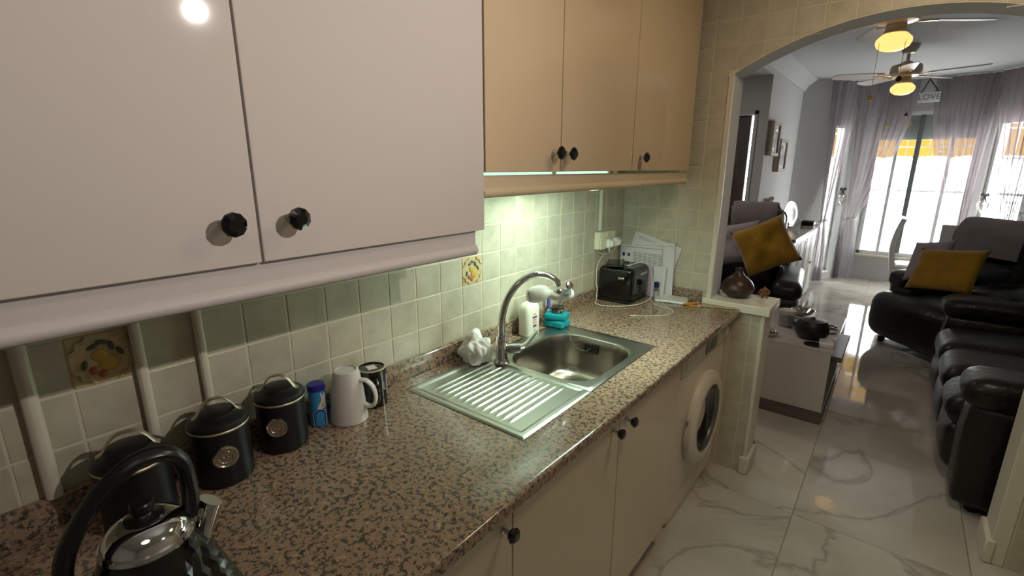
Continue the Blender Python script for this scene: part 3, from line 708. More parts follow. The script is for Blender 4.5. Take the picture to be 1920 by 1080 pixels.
obj('display', bx((WX + .0075, WY0 + .345, .700), (WX + .0095, WY0 + .415, .765), .0005), M['drum'], wm)
bm = nb(); lathe(bm, [(.024, 0), (.023, .018), (.018, .022), (0, .023)], 22, (WX + .004, WY0 + .515, .737), 'x'); obj('programme_knob', bm, M['appliance'], wm)
dy, dz = (WY0 + WY1) / 2, .40
bm = nb(); lathe(bm, [(.205, -.004), (.212, .010), (.208, .028), (.192, .040), (.170, .044), (.150, .040), (.140, .030), (.138, .016)], 48, (WX, dy, dz), 'x', cap=False); dr = obj('door', bm, M['appliance'], wm)
bm = nb(); lathe(bm, [(.139, .018), (.132, .026), (.118, .012), (.07, -.004), (0, -.008)], 40, (WX, dy, dz), 'x', cap=False); obj('door_glass', bm, M['door_glass'], dr)
bm = nb(); lathe(bm, [(.152, .0405), (.146, .0395), (.1405, .0325), (.1375, .0225), (.1355, .0215)], 48, (WX, dy, dz), 'x', cap=False); obj('door_ring', bm, M['drum'], dr)
for zz in (dz - .06, dz + .06): obj('hinge_cap', bx((WX + .012, dy - .2135, zz - .009), (WX + .02, dy - .205, zz + .009), .001), M['print'], dr)
for yy in (WY0 + .06, WY1 - .06):
    for xx in (.10, WX - .07): obj('foot', lathe(nb(), [(.022, 0), (.022, .01), (.012, .013), (.012, .03)], 12, (xx, yy, .0005)), M['rubber'], wm)
# ------------------------------------------------------------------ things on the worktop
def canister(lx, ly, r, h, label, first=None, rot=0):
    t = thing('canister', label, 'canister', (lx, ly, ZW), rot, None)
    if first is not None:
        for ch in first.children: copy_tree(ch, t)
        t.scale = (r / .052, r / .052, h / .118); return t
    r = .052; h = .118
    obj('body', lathe(nb(), [(r - .003, 0), (r, .003), (r, h - .002), (r - .002, h)], 40), M['black_mat'], t, world=False)
    obj('rim_band', lathe(nb(), [(r + .0012, h - .002), (r + .002, h + .001), (r + .001, h + .003)], 40, cap=True), M['satin'], t, world=False)
    lid = obj('lid', lathe(nb(), [(r + .0015, h + .003), (r + .0025, h + .006), (r + .001, h + .012), (r - .004, h + .017), (r - .012, h + .0195), (r * .62, h + .027), (r * .3, h + .031), (0, h + .032)], 40), M['black_mat'], t, world=False)
    hp = [(-.042, 0, h + .0195), (-.034, 0, h + .0245), (-.025, 0, h + .040), (-.011, 0, h + .052), (.011, 0, h + .052), (.025, 0, h + .040), (.034, 0, h + .0245), (.042, 0, h + .0195)]
    obj('lid_handle', tube(nb(), hp, 0.0044, 8, smooth=4, flat=(.5, 1.7)), M['satin'], lid, world=False)
    # round metal badge facing -y of the thing's own axes
    bm = nb(); n = 24
    bd = obj('badge', lathe(bm, [(.0225, -.003), (.0225, .0026), (.0195, .0036), (.018, .0026), (0, .0026)], n, (0, -r - .0003, h * .58), rot=Matrix.Rotation(PI / 2, 3, 'X')), M['silver'], t, world=False)
    bm = nb(); lathe(bm, [(.0125, .0026), (.012, .0036), (.011, .0026)], n, (0, -r - .0003, h * .58), rot=Matrix.Rotation(PI / 2, 3, 'X'), cap=False)
    pts = [(-.007 + .0028 * k, -r - .0034, h * .58 + .0018 * math.sin(k * 2.3)) for k in range(6)]
    tube(bm, pts, .0007, 5, smooth=3); obj('embossing', bm, M['silver'], bd, world=False)
    return t
can = canister(.070, .327, .050, .116, 'black canister with round silver badge beside the blue sweetener tub', rot=math.radians(52))
canister(.092, .190, .054, .121, 'black canister with round silver badge, in the middle of the three', can, rot=math.radians(76))
canister(.110, .040, .056, .122, 'black canister standing behind the kettle handle, badge hidden', can, rot=math.radians(-105))
# kettle
KX, KY = .43, -.013
kt = thing('kettle', 'black pyramid kettle with embossed diamonds, chrome lid and arched handle', 'kettle', (KX, KY, ZW))
obj('power_base', lathe(nb(), [(.088, 0), (.092, .004), (.092, .014), (.084, .019)], 40, (KX, KY, ZW)), M['black_plastic'], kt)
bm = nb(); rows = 13; seg = 40; rings = []
for i in range(rows + 1):
    t = i / rows; r0 = .098 + (.049 - .098) * t; z = ZW + .022 + (.172 - .022) * t
    rings.append([bm.verts.new((KX + (r0 * (1 + (.055 if (i % 2 == 0) == (k % 2 == 0) and 0 < i < rows - 2 else 0))) * math.cos(2 * PI * (k + .5 * (i % 2)) / seg), KY + (r0 * (1 + (.055 if (i % 2 == 0) == (k % 2 == 0) and 0 < i < rows - 2 else 0))) * math.sin(2 * PI * (k + .5 * (i % 2)) / seg), z)) for k in range(seg)])
for i in range(rows):
    A, B = rings[i], rings[i + 1]
    for k in range(seg):
        j = (k + 1) % seg
        if i % 2 == 0: bm.faces.new((A[k], A[j], B[k])); bm.faces.new((A[j], B[j], B[k]))
        else: bm.faces.new((A[k], B[j], B[k])); bm.faces.new((A[k], A[j], B[j]))
bm.faces.new(rings[0][::-1]); bm.faces.new(rings[-1])
obj('body', bm, M['black_shiny'], kt, smooth=None)
obj('collar', lathe(nb(), [(.0495, .160), (.0515, .164), (.0505, .169), (.048, .171)], 40, (KX, KY, ZW + .007)), M['chrome'], kt)
ld = obj('lid', lathe(nb(), [(.0475, .171), (.046, .176), (.038, .186), (.026, .1925), (.020, .194)], 40, (KX, KY, ZW + .007)), M['chrome'], kt)
obj('lid_cap', lathe(nb(), [(.0225, .1925), (.021, .196), (.013, .199), (.0105, .202), (.0105, .205)], 30, (KX, KY, ZW + .007)), M['black_plastic'], ld)
obj('lid_knob', lathe(nb(), [(.0105, .204), (.013, .206), (.013, .214), (.0115, .2165), (0, .217)], 30, (KX, KY, ZW + .007)), M['black_plastic'], ld)
# spout
bm = nb()
sp = [((KX - .002, KY + .046, ZW + .120), .014, .034), ((KX - .002, KY + .058, ZW + .145), .014, .029), ((KX - .002, KY + .070, ZW + .170), .014, .0255), ((KX - .002, KY + .075, ZW + .180), .0145, .0255)]
rr = []
for (p, a, b) in sp:
    rr.append([bm.verts.new(V(p) + V((math.cos(2 * PI * k / 20) * b * .75, math.sin(2 * PI * k / 20) * a * .85, -math.sin(2 * PI * k / 20) * a * .5))) for k in range(20)])
for A, B in zip(rr, rr[1:]):
    for k in range(20): j = (k + 1) % 20; bm.faces.new((A[k], A[j], B[j], B[k]))
bm.faces.new(rr[-1]); obj('spout', bm, M['chrome'], kt)
hp = [(.036, .176), (.040, .200), (.0405, .225), (.038, .252), (.028, .270), (.013, .278), (-.008, .278), (-.030, .268), (-.052, .250), (-.074, .222), (-.088, .195), (-.094, .168), (-.090, .146), (-.074, .138), (-.056, .141)]
obj('handle', tube(nb(), [(KX, KY + .012 + a, ZW + z) for a, z in hp], .0105, 14, smooth=5, flat=(.95, 1.25)), M['black_plastic'], kt)
obj('handle_joint', tube(nb(), [(KX, KY + .040, ZW + .160), (KX, KY + .047, ZW + .170), (KX, KY + .048, ZW + .180)], [.010, .0125, .0118], 14), M['chrome'], kt)
obj('handle_joint', tube(nb(), [(KX, KY - .048, ZW + .152), (KX, KY - .038, ZW + .156)], [.010, .012], 12), M['chrome'], kt)
# blue tub, mugs
tb = thing('sweetener_tub', 'small blue and white sweetener tub with blue cap', 'tub', (.052, .425, ZW), math.radians(70))
obj('body', lathe(nb(), [(.019, 0), (.0205, .002), (.0205, .094)], 28), M['lightblue'], tb, world=False)
obj('cap', lathe(nb(), [(.0212, .094), (.0215, .108), (.019, .110), (0, .110)], 28), M['blue'], tb, world=False)
def curved_label(name, poly, r, z0, m, parent, phi0, th=.0006):
    bm = nb(); A = []; B = []
    for u, v in poly:
        a = phi0 + u / r; A.append(bm.verts.new((r * math.cos(a), r * math.sin(a), z0 + v))); B.append(bm.verts.new(((r + th) * math.cos(a), (r + th) * math.sin(a), z0 + v)))
    n = len(poly); bm.faces.new(B); bm.faces.new(A[::-1])
    for k in range(n): bm.faces.new((A[k], A[(k + 1) % n], B[(k + 1) % n], B[k]))
    bmesh.ops.recalc_face_normals(bm, faces=bm.faces[:])
    bmesh.ops.triangulate(bm, faces=bm.faces[:])
    return obj(name, bm, m, parent, world=False, smooth=None)
archp = [(-.014, 0), (.014, 0), (.014, .03)] + [(.014 * math.cos(PI * k / 10), .03 + .012 * math.sin(PI * k / 10)) for k in range(1, 10)] + [(-.014, .03)]
ph = math.radians(-88)
curved_label('label_border', [(u * 1.22, v * 1.08) for u, v in archp], .0207, .001, M['ceramic_w'], tb, ph)
curved_label('label', archp, .0212, .004, M['blue'], tb, ph)
curved_label('label_splash', [(-.006, .05), (.004, .046), (.016, .05), (.018, .088), (.004, .09), (.006, .07)], .0208, 0, M['ceramic_w'], tb, ph)
curved_label('label_dot', [(.006, .052), (.012, .052), (.012, .062), (.006, .062)], .0214, 0, M['pencil_y'], tb, ph)
curved_label('label_band', [(-.019, .001), (.019, .001), (.019, .008), (-.019, .008)], .0206, 0, M['ceramic_w'], tb, ph + PI * .62)
mg = thing('mug', 'tall white tapered mug turned upside down', 'mug', (.088, .488, ZW), math.radians(12))
obj('body', lathe(nb(), [(.045, 0), (.047, .001), (.0465, .010), (.041, .075), (.0335, .125), (.031, .134), (.026, .136), (.0255, .133), (0, .133)], 40), M['ceramic_w'], mg, world=False)
hpts = [(0, -.036, .108), (.0, -.052, .106), (0, -.068, .088), (0, -.073, .062), (0, -.068, .042), (0, -.056, .036), (0, -.042, .042)]
hm = nb(); tube(hm, [(p[1] * -1, 0, p[2]) for p in hpts], .0068, 10, smooth=4, flat=(.75, 1.3)); obj('handle', hm, M['ceramic_w'], mg, world=False)
mg.rotation_euler.z = math.radians(35)
mk = thing('mug', 'black mug turned upside down with a white sticker on its base', 'mug', (.066, .578, ZW), math.radians(-8))
obj('body', lathe(nb(), [(.0365, 0), (.038, .001), (.038, .098), (.037, .104), (.034, .106), (.033, .103), (0, .103)], 40), M['ceramic_k'], mk, world=False)
obj('base_ring', lathe(nb(), [(.0372, .1035), (.0368, .1062), (.0345, .1066), (.0338, .1035)], 40, cap=False), M['fan_body'], mk, world=False)
hm = nb(); tube(hm, [(.035, 0, .084), (.052, 0, .084), (.063, 0, .070), (.065, 0, .050), (.060, 0, .032), (.050, 0, .024), (.035, 0, .026)], .006, 10, smooth=4, flat=(.8, 1.3)); obj('handle', hm, M['ceramic_k'], mk, world=False)
bm = bx((-.014, -.012, .1032), (.014, .012, .1044)); bm.transform(Matrix.Rotation(math.radians(10), 4, 'Z')); obj('sticker', bm, M['paper'], mk, world=False, smooth=None)
curved_label('side_print', [(-.012, .03), (.012, .03), (.012, .085), (-.012, .085)], .0383, 0, M['print'], mk, math.radians(48))
curved_label('side_print', [(-.013, .025), (.013, .025), (.013, .08), (-.013, .08)], .0383, 0, M['lilac'], mk, math.radians(-105))
mk.rotation_euler.z = math.radians(-25)
# crumpled cloth
bm = nb(); bmesh.ops.create_icosphere(bm, subdivisions=5, radius=1)
for v in bm.verts:
    p = v.co.copy(); n1 = mnoise.noise(p * 1.5 + V((3, 1, 4))); n2 = abs(mnoise.noise(V((p.x, p.y * 2.4, p.z * 1.2)) * 1.6 + V((9, 2, 5)))); n3 = abs(mnoise.noise(p * 6 + V((1, 7, 3))))
    s = 1 + .50 * n1 - .34 * n2 - .05 * n3 + .14
    v.co = V((p.x * s * .042, p.y * s * .058, max(-.036, p.z * s * .054)))
zmin = min(v.co.z for v in bm.verts)
bm.transform(Matrix.Translation((.084, .972, ZW + .0005 - zmin + .003)) @ Matrix.Rotation(.3, 4, 'Z'))
cl = obj('dish_cloth', bm, M['cloth'], None, smooth=180); tag(cl, 'crumpled white cloth lying by the foot of the tap', 'cloth')
# soap bottle
bt = thing('soap_bottle', 'translucent white plastic bottle with printed label behind the tap', 'bottle', (.058, 1.296, ZW))
bm = nb(); secs = [(0, .92), (.004, 1), (.06, 1.0), (.10, 1.0), (.115, .93), (.126, .74), (.133, .40), (.136, .34)]; rr = []
for z, s in secs: rr.append([bm.verts.new((.064 + x * s, 1.296 + y * s, ZW + z)) for x, y in rrect(-.027, .027, -.041, .041, .018, 5)])
for A, B in zip(rr, rr[1:]):
    for k in range(len(A)): j = (k + 1) % len(A); bm.faces.new((A[k], A[j], B[j], B[k]))
bm.faces.new(rr[0][::-1]); bm.faces.new(rr[-1]); obj('body', bm, M['bottle'], bt, smooth=40)
obj('cap', lathe(nb(), [(.013, .136), (.0135, .138), (.0125, .158), (.009, .165), (.005, .172), (0, .173)], 20, (.064, 1.296, ZW)), M['bottle'], bt)
for (y0, y1, z0, z1, m) in ((-.014, .014, .070, .078, 'purple'), (-.012, .012, .060, .066, 'pink_print'), (-.013, .013, .050, .056, 'pink_print'), (-.010, .012, .034, .044, 'purple'), (-.006, .006, .012, .026, 'print'), (-.008, .006, .084, .089, 'pink_print')):
    obj('label_print', bx((.0906, 1.296 + y0, ZW + z0), (.0914, 1.296 + y1, ZW + z1)), M[m], bt, smooth=None)
# toothbrush-like brush, sponges, scourer with chain
br = thing('brush', 'slim blue and white cleaning brush leaning at the wall tiles', 'brush', (.024, 1.478, ZW))
pa, pb = V((.050, 1.452, ZW + .006)), V((.023, 1.488, ZW + .115))
obj('handle', tube(nb(), [pa, pa.lerp(pb, .45)], .006, 10), M['white_plastic'], br); obj('grip', tube(nb(), [pa.lerp(pb, .45), pa.lerp(pb, .96)], .0075, 10), M['dblue'], br)
obj('bristles', lathe(nb(), [(.012, 0), (.011, .016), (.006, .018)], 14, (.050, 1.452, ZW + .0002)), M['white_plastic'], br)
sp1 = obj('sponge', rbox(nb(), (.055, 1.405, ZW + .004), (.145, 1.470, ZW + .034), .010, 10, wr=.003, seed=2), M['teal'], None); tag(sp1, 'teal scouring sponge, lower one of the stack by the sink', 'sponge', None)
bm = rbox(nb(), (-.045, -.032, 0), (.045, .032, .028), .010, 10, wr=.003, seed=8); bm.transform(Matrix.Translation((.100, 1.436, ZW + .0345)) @ Matrix.Rotation(.22, 4, 'Z')); sp2 = obj('sponge', bm, M['teal'], None); tag(sp2, 'teal scouring sponge, upper one carrying the steel wool', 'sponge')
bm = nb(); rr_ = random.Random(3)
for q in range(26):
    a = rr_.uniform(0, 6.28); pts = []
    for k in range(9):
        a += rr_.uniform(.5, 1.1); r = .027 * rr_.uniform(.5, 1); pts.append((.104 + r * math.cos(a), 1.436 + r * math.sin(a), ZW + .066 + rr_.uniform(0, .026)))
    tube(bm, pts, .0013, 4, smooth=2)
sw = obj('steel_wool', bm, M['wool'], None); tag(sw, 'ball of brown steel wool on top of the teal sponges', 'scourer')
ch = thing('plug_chain', 'thin sink plug chain running from the sponges into the bowl', 'chain', (.20, 1.40, ZW))
pts = catmull([(.120, 1.428, ZW + .090), (.148, 1.412, ZW + .055), (.160, 1.402, ZW + .012), (.190, 1.389, ZW + .0055), (.207, 1.376, ZW - .016), (.235, 1.378, ZW - .042), (.272, 1.380, ZW - .045), (.281, 1.389, ZW - .036)], 12)
bm = nb()
for k, p in enumerate(pts):
    if k % 2 == 0: bmesh.ops.create_icosphere(bm, subdivisions=1, radius=.0014, matrix=Matrix.Translation(p))
o = obj('links', bm, M['chrome'], ch); o['kind'] = 'stuff'
obj('wire', tube(nb(), pts, .0006, 5), M['chrome'], ch)
# toaster with phone and cable
to = thing('toaster', 'glossy black toaster in the corner by the paperwork', 'toaster', (.1, 2.05, ZW))
bm = nb(); rbox(bm, (.020, 1.912, ZW + .008), (.196, 2.124, ZW + .170), .022, 8); obj('body', bm, M['black_shiny'], to)
obj('base', rbox(nb(), (.024, 1.916, ZW), (.192, 2.120, ZW + .014), .006, 4), M['black_plastic'], to)
for y in (.070, .118): obj('slot', bx((.022 + y - .012, 1.955, ZW + .1685), (.022 + y + .012, 2.09, ZW + .1705), .0008), M['rubber'], to)
obj('name_strip', rbox(nb(), (.1945, 2.015, ZW + .125), (.1985, 2.090, ZW + .137), .003, 3), M['print'], to)
obj('lever', rbox(nb(), (.135, 1.896, ZW + .118), (.165, 1.918, ZW + .132), .004, 4), M['chrome'], to)
obj('side_groove', bx((.1955, 1.945, ZW + .03), (.1966, 2.09, ZW + .034)), M['rubber'], to)
pn = thing('phone', 'black mobile phone lying on the toaster', 'phone', (.10, 2.02, ZW + .168))
bm = rbox(nb(), (-.040, -.080, 0), (.040, .080, .010), .005, 6); bm.transform(Matrix.Translation((.080, 1.975, ZW + .1735)) @ Matrix.Rotation(math.radians(22), 4, 'Z')); obj('case', bm, M['black_mat'], pn)
bm = bx((-.034, -.072, .0098), (.034, .072, .0108), .0003); bm.transform(Matrix.Translation((.080, 1.975, ZW + .1735)) @ Matrix.Rotation(math.radians(22), 4, 'Z')); obj('screen', bm, M['black_gloss'], pn, smooth=None)
cb = thing('charging_cable', 'cream charging cable plugged into the phone on the toaster', 'cable', (.2, 2.0, ZW))
cz = ZW + .0045
obj('connector', tube(nb(), [(.160, 1.940, ZW + .182), (.170, 1.960, ZW + .184)], .0045, 8, flat=(.6, 1.2)), M['white_cable'], cb)
obj('lead', tube(nb(), [(.170, 1.960, ZW + .184), (.184, 1.995, ZW + .190), (.200, 2.03, ZW + .188), (.212, 2.07, ZW + .160), (.218, 2.098, ZW + .10), (.222, 2.10, ZW + .03), (.226, 2.08, cz), (.232, 2.02, cz), (.228, 1.95, cz), (.205, 1.895, cz), (.160, 1.845, cz), (.100, 1.815, cz), (.055, 1.835, cz), (.038, 1.875, cz), (.026, 1.90, ZW + .02), (.026, 1.902, ZW + .06), (.018, 1.905, ZW + .085), (.012, 1.92, 1.00), (.014, 1.985, 1.05), (.026, 2.005, 1.085)], .0022, 6, smooth=5), M['white_cable'], cb)
cb2 = thing('loose_cable', 'thin cream cable end lying loose on the granite by the toaster', 'cable', (.3, 1.9, ZW))
obj('lead', tube(nb(), [(.240, 2.060, ZW + .0025), (.262, 2.02, ZW + .0025), (.300, 1.985, ZW + .0025), (.365, 1.968, ZW + .0025), (.400, 1.915, ZW + .0025), (.382, 1.850, ZW + .0025), (.330, 1.800, ZW + .0025), (.290, 1.772, ZW + .0025)], .0018, 6, smooth=5), M['white_cable'], cb2)
obj('connector', tube(nb(), [(.290, 1.772, ZW + .003), (.272, 1.757, ZW + .003)], .0032, 8), M['white_cable'], cb2)
# socket with plugs and trunking
so = thing('wall_socket', 'cream double wall socket with two plugs in it', 'socket', (0, 2.02, 1.12))
obj('box', rbox(nb(), (.001, 1.895, 1.078), (.032, 2.040, 1.162), .004, 4), M['cream_plastic'], so)
obj('face_plate', rbox(nb(), (.032, 1.895, 1.078), (.041, 2.040, 1.162), .004, 4), M['cream_plastic'], so)
for y in (1.932, 2.003): obj('switch', rbox(nb(), (.040, y + .012, 1.138), (.0445, y + .026, 1.156), .002, 3), M['cream_plastic'], so)
for k, y in enumerate((1.952, 2.022)):
    pg = thing('plug', ('white plug with the charging cable, nearer one in the socket', 'white plug in the socket, the one nearer the corner')[k], 'plug', (.041, y, 1.105))
    obj('body', rbox(nb(), (.0415, y - .024, 1.082), (.068, y + .024, 1.128), .012, 6), M['white_plastic'], pg); obj('grip', rbox(nb(), (.066, y - .016, 1.090), (.078, y + .016, 1.120), .008, 5), M['white_plastic'], pg)
    if k == 0: obj('strain_relief', tube(nb(), [(.055, y, 1.083), (.055, y, 1.066)], [.004, .003], 8), M['white_plastic'], pg)
cb3 = thing('plug_cable', 'thin cable looping below the wall socket', 'cable', (.03, 1.98, 1.06))
obj('lead', tube(nb(), [(.055, 2.022, 1.080), (.045, 2.00, 1.060), (.030, 1.955, 1.050), (.016, 1.92, 1.060), (.012, 1.905, 1.078)], .0018, 6, smooth=5), M['white_cable'], cb3)
tr = thing('cable_trunking', 'white trunking rising from the wall socket to the cabinets', 'trunking', (0, 1.935, 1.16)); obj('channel', bx((.001, 1.927, 1.164), (.014, 1.943, 1.458), .002), M['pipe'], tr); obj('lid_strip', bx((.0138, 1.929, 1.164), (.0155, 1.941, 1.458), .0005), M['white_plastic'], tr)
for (y, r, lb) in ((-.058, .012, 'white pipe on the tiles left of the nearest fruit tile'), (.101, .010, 'white pipe on the tiles between two canisters, right of the fruit tile'), (.207, .009, 'white pipe on the tiles behind the middle canister')):
    p = thing('pipe', lb, 'pipe', (.012, y, .886), 0); obj('tube', tube(nb(), [(r + .001, y, .8865), (r + .001, y, 1.318)], r, 12), M['pipe'], p)
# paperwork leaning at the end wall
def sheet(name, label, c, w, h, tilt, roll, m, cat='paper', th=.0012, y=None):
    t = thing(name, label, cat, (c[0], c[1], c[2]))
    Mx = Matrix.Translation(c) @ Matrix.Rotation(math.radians(roll), 4, 'Y') @ Matrix.Rotation(math.radians(tilt), 4, 'X')
    bm = bx((0, 0, 0), (w, th, h)); bm.transform(Mx); obj('sheet', bm, m, t, world=True, smooth=None); return t, Mx
def deco(t, Mx, name, a, b, m, th=.0004):
    bm = bx((a[0], -th, a[1]), (b[0], 0, b[1])); bm.transform(Mx); obj(name, bm, m, t, smooth=None)
t, Mx = sheet('document', 'white printed document tilted behind the other papers in the corner', (.030, 2.181, .960), .25, .19, -3, 15, M['paper'])
for k in range(2): deco(t, Mx, 'printed_line', (.02 + k * .006, .17 - k * .008), (.20, .173 - k * .008), M['print'])
deco(t, Mx, 'printed_line', (.06, .145), (.11, .15), M['red'])
t, Mx = sheet('envelope', 'large white envelope at the back of the paperwork pile', (.10, 2.152, .8305), .205, .262, -5, -3, M['paper'], 'envelope')
deco(t, Mx, 'flap_edge', (.13, .01), (.132, .25), M['print']); deco(t, Mx, 'flap_edge', (.0, .245), (.2, .247), M['print'])
t, Mx = sheet('newsletter', 'white printed leaflet with grey columns and blue squares behind the toaster', (.0205, 2.142, .8305), .22, .245, -3, -1, M['paper'], 'leaflet')
for k in range(6):
    for q in range(9): deco(t, Mx, 'text_line', (.072 + k * .026, .205 - q * .0075), (.094 + k * .026, .209 - q * .0075), M['print'])
deco(t, Mx, 'blue_square', (.012, .185), (.026, .203), M['dblue']); deco(t, Mx, 'blue_square', (.012, .15), (.022, .168), M['dblue']); deco(t, Mx, 'red_square', (.040, .186), (.047, .203), M['red']); deco(t, Mx, 'blue_square', (.047, .186), (.054, .203), M['dblue']); deco(t, Mx, 'heading_rule', (.03, .232), (.225, .236), M['print'])
t, Mx = sheet('card', 'lilac card standing right of the toaster', (.145, 2.133, .8305), .062, .150, -2, 0, M['lilac'], 'card', .002)
t, Mx = sheet('folded_leaflet', 'narrow folded white leaflet standing beside the lilac card', (.209, 2.130, .8305), .06, .155, -3, 1, M['paper'], 'leaflet', .003)
deco(t, Mx, 'fold', (.040, .0), (.041, .15), M['print'])
gl = thing('glue_bottle', 'small bottle with navy cap in front of the papers', 'bottle', (.242, 2.106, ZW))
obj('body', lathe(nb(), [(.012, 0), (.0125, .002), (.0125, .052), (.010, .058)], 18, (.242, 2.106, ZW)), M['clear'], gl); obj('label', lathe(nb(), [(.0128, .008), (.0128, .042)], 18, (.242, 2.106, ZW), cap=False), M['lilac_cush'], gl); obj('cap', lathe(nb(), [(.0105, .057), (.0125, .059), (.0125, .082), (.010, .085), (0, .085)], 18, (.242, 2.106, ZW)), M['navy'], gl)
fo = thing('foil_packet', 'crumpled silver packet lying in front of the paperwork', 'packet', (.315, 2.115, ZW))
bm = rbox(nb(), (-.085, -.042, .0), (.085, .042, .018), .008, 18, wr=.016, seed=4); 
for v in bm.verts: v.co.z = max(0.0005, v.co.z)
bm.transform(Matrix.Translation((.318, 2.108, ZW)) @ Matrix.Rotation(.25, 4, 'Z')); obj('packet', bm, M['foil'], fo)
for k, (a, b, m, lb) in enumerate((((.398, 2.055), (.452, 2.128), 'pencil_y', 'yellow pencil lying across another at the end of the counter'), ((.385, 2.078), (.470, 2.085), 'pencil_y', 'yellow pencil lying flat beside the pink stick'), ((.405, 2.100), (.600, 2.165), 'pink', 'thin pink stick lying beside the marble ledge'), ((.455, 2.100), (.602, 2.150), 'green', 'thin green stick lying beside the pink one'))):
    z = ZW + .0042 + (.0085 if k in (0, 2) else 0)
    if k == 2: z = ZW + .0042; 
    p = thing('pencil' if k < 2 else 'stick', lb, 'pencil' if k < 2 else 'stick', (a[0], a[1], ZW))
    A, B = V((a[0], a[1], z)), V((b[0], b[1], z))
    if k < 2:
        obj('barrel', tube(nb(), [A, A.lerp(B, .86)], .004, 6), M[m], p, smooth=None); obj('tip', tube(nb(), [A.lerp(B, .86), B], [.004, .0006], 6), M['fan_body'], p)
    else:
        obj('shaft', tube(nb(), [A, B], .0028, 8), M[m], p); obj('end_cap', tube(nb(), [A - (B - A).normalized() * .006, A], .0036, 8), M[m], p)
# diffuser and resin ornament on the ledge
df = thing('aroma_diffuser', 'dark wooden onion-shaped aroma diffuser on the marble ledge', 'diffuser', (.563, 2.315, .852))
obj('base', lathe(nb(), [(.030, 0), (.046, .004), (.066, .022), (.0725, .040), (.0735, .045)], 40, (.563, 2.315, .852)), M['dark_wood'], df)
obj('seam_ring', lathe(nb(), [(.0738, .0445), (.0745, .0465), (.0738, .0485)], 40, (.563, 2.315, .852)), M['wool'], df)
obj('cover', lathe(nb(), [(.0735, .048), (.071, .060), (.062, .078), (.045, .094), (.028, .106), (.019, .118), (.0165, .134), (.0185, .142), (.016, .143), (.0135, .134)], 40, (.563, 2.315, .852)), M['dark_wood'], df)
am = thing('resin_ornament', 'small amber brown resin ornament at the end of the marble ledge', 'ornament', (.672, 2.372, .852))
bm = nb(); bmesh.ops.create_icosphere(bm, subdivisions=3, radius=1)
for v in bm.verts:
    p = v.co.copy(); s = 1 + .3 * mnoise.noise(p * 2.2); w = 1 - .55 * max(0, p.z); v.co = V((p.x * s * .026 * w, p.y * s * .022 * w, p.z * s * .022))
zm = min(v.co.z for v in bm.verts); bm.transform(Matrix.Translation((.672, 2.372, .852 - zm + .006))); obj('resin', bm, M['amber'], am, smooth=20)
for a in (0, 2.1, 4.2): obj('foot', lathe(nb(), [(.005, 0), (.004, .010)], 8, (.672 + .014 * math.cos(a), 2.372 + .012 * math.sin(a), .8522)), M['brass'], am)
#END_KITCHEN
# ------------------------------------------------------------------ living room
def rotm(loc, rz, rx=0, ry=0): return Matrix.Translation(loc) @ Matrix.Rotation(rz, 4, 'Z') @ Matrix.Rotation(ry, 4, 'Y') @ Matrix.Rotation(rx, 4, 'X')
def couch(name, label, cat, loc, rz, w, d, seats, arm=.24, backh=.98, seath=.45, armh=.62, wide=False):
    """leather recliner facing local -y; seats = list of seat boundaries along local x"""
    t = thing(name, label, cat, loc, rz)
    L = M['leather']
    obj('base', rbox(nb(), (-w / 2 + .03, -d / 2 + .07, .05), (w / 2 - .03, d / 2 - .03, .30), .04, 8), L, t, world=False)
    for k in range(len(seats) - 1):
        x0, x1 = seats[k] + .004, seats[k + 1] - .004
        c = obj('seat', rbox(nb(), (x0, -d / 2, .27), (x1, d / 2 - .20, seath), .085, 12, (0, .015, .025), .006, k), L, t, world=False)
        obj('footrest', rbox(nb(), (x0, -d / 2 + .012, .075), (x1, -d / 2 + .15, .31), .05, 10, (0, .02, 0), .005, k + 5), L, t, world=False)
        b = obj('backrest', rbox(nb(), (x0, .03, 0), (x1, .24, backh - seath + .06), .08, 12, (0, .03, .02), .006, k + 9), L, t, world=False); b.location = (0, d / 2 - .265, seath - .06); b.rotation_euler = (math.radians(-9), 0, 0)
        h = obj('headrest', rbox(nb(), (x0 + .015, -.045, 0), (x1 - .015, .18, .27), .09, 10, (0, .03, .02), .006, k + 3), L, t, world=False); h.location = (0, d / 2 - .235, backh - .27); h.rotation_euler = (math.radians(-9), 0, 0)
    if wide: obj('front_panel', rbox(nb(), (-w / 2 - .01, -d / 2 - .02, .07), (w / 2 + .01, -d / 2 + .26, seath + .0), .11, 14, (0, .02, .012), .006, 33), L, t, world=False)
    for s in (-1, 1):
        xo = s * w / 2; xi = s * (w / 2 - arm)
        a, b_ = min(xo, xi), max(xo, xi)
        ar = obj('arm', rbox(nb(), (a, -d / 2 + (.16 if wide else .035), .04), (b_, d / 2 - .05, armh - .11), .035, 10, (.012, .012, 0), .004, s), L, t, world=False)
        obj('arm_pad', rbox(nb(), (a - .012, -d / 2 + (.13 if wide else .01), armh - .135), (b_ + .012, d / 2 - .12, armh), .055, 12, (0, .01, .02), .006, s + 20), L, ar, world=False)
    for x in (-w / 2 + .07, w / 2 - .07):
        for y in (-d / 2 + .12, d / 2 - .1): obj('foot', lathe(nb(), [(.022, 0), (.026, .05)], 12, (x, y, .0005)), M['rubber'], t, world=False)
    return t
sofa = couch('sofa', 'long black leather recliner sofa along the right side of the living room', 'sofa', (1.905, 3.395, 0), math.radians(-90), 1.83, .92, [-.68, -.20, .27, .69], arm=.235)
rec = couch('recliner', 'black leather recliner armchair turned to the room beyond the sofa, grey throw on its back', 'armchair', (1.61, 4.93, 0), math.radians(-46), .80, .84, [-.19, .19], arm=.21, backh=1.03, wide=True)
lef = couch('recliner', 'black leather recliner armchair behind the tiled pillar, grey throw over its headrest', 'armchair', (.16, 4.285, 0), math.radians(7), .86, .92, [-.26, .26], arm=.18, backh=1.12)
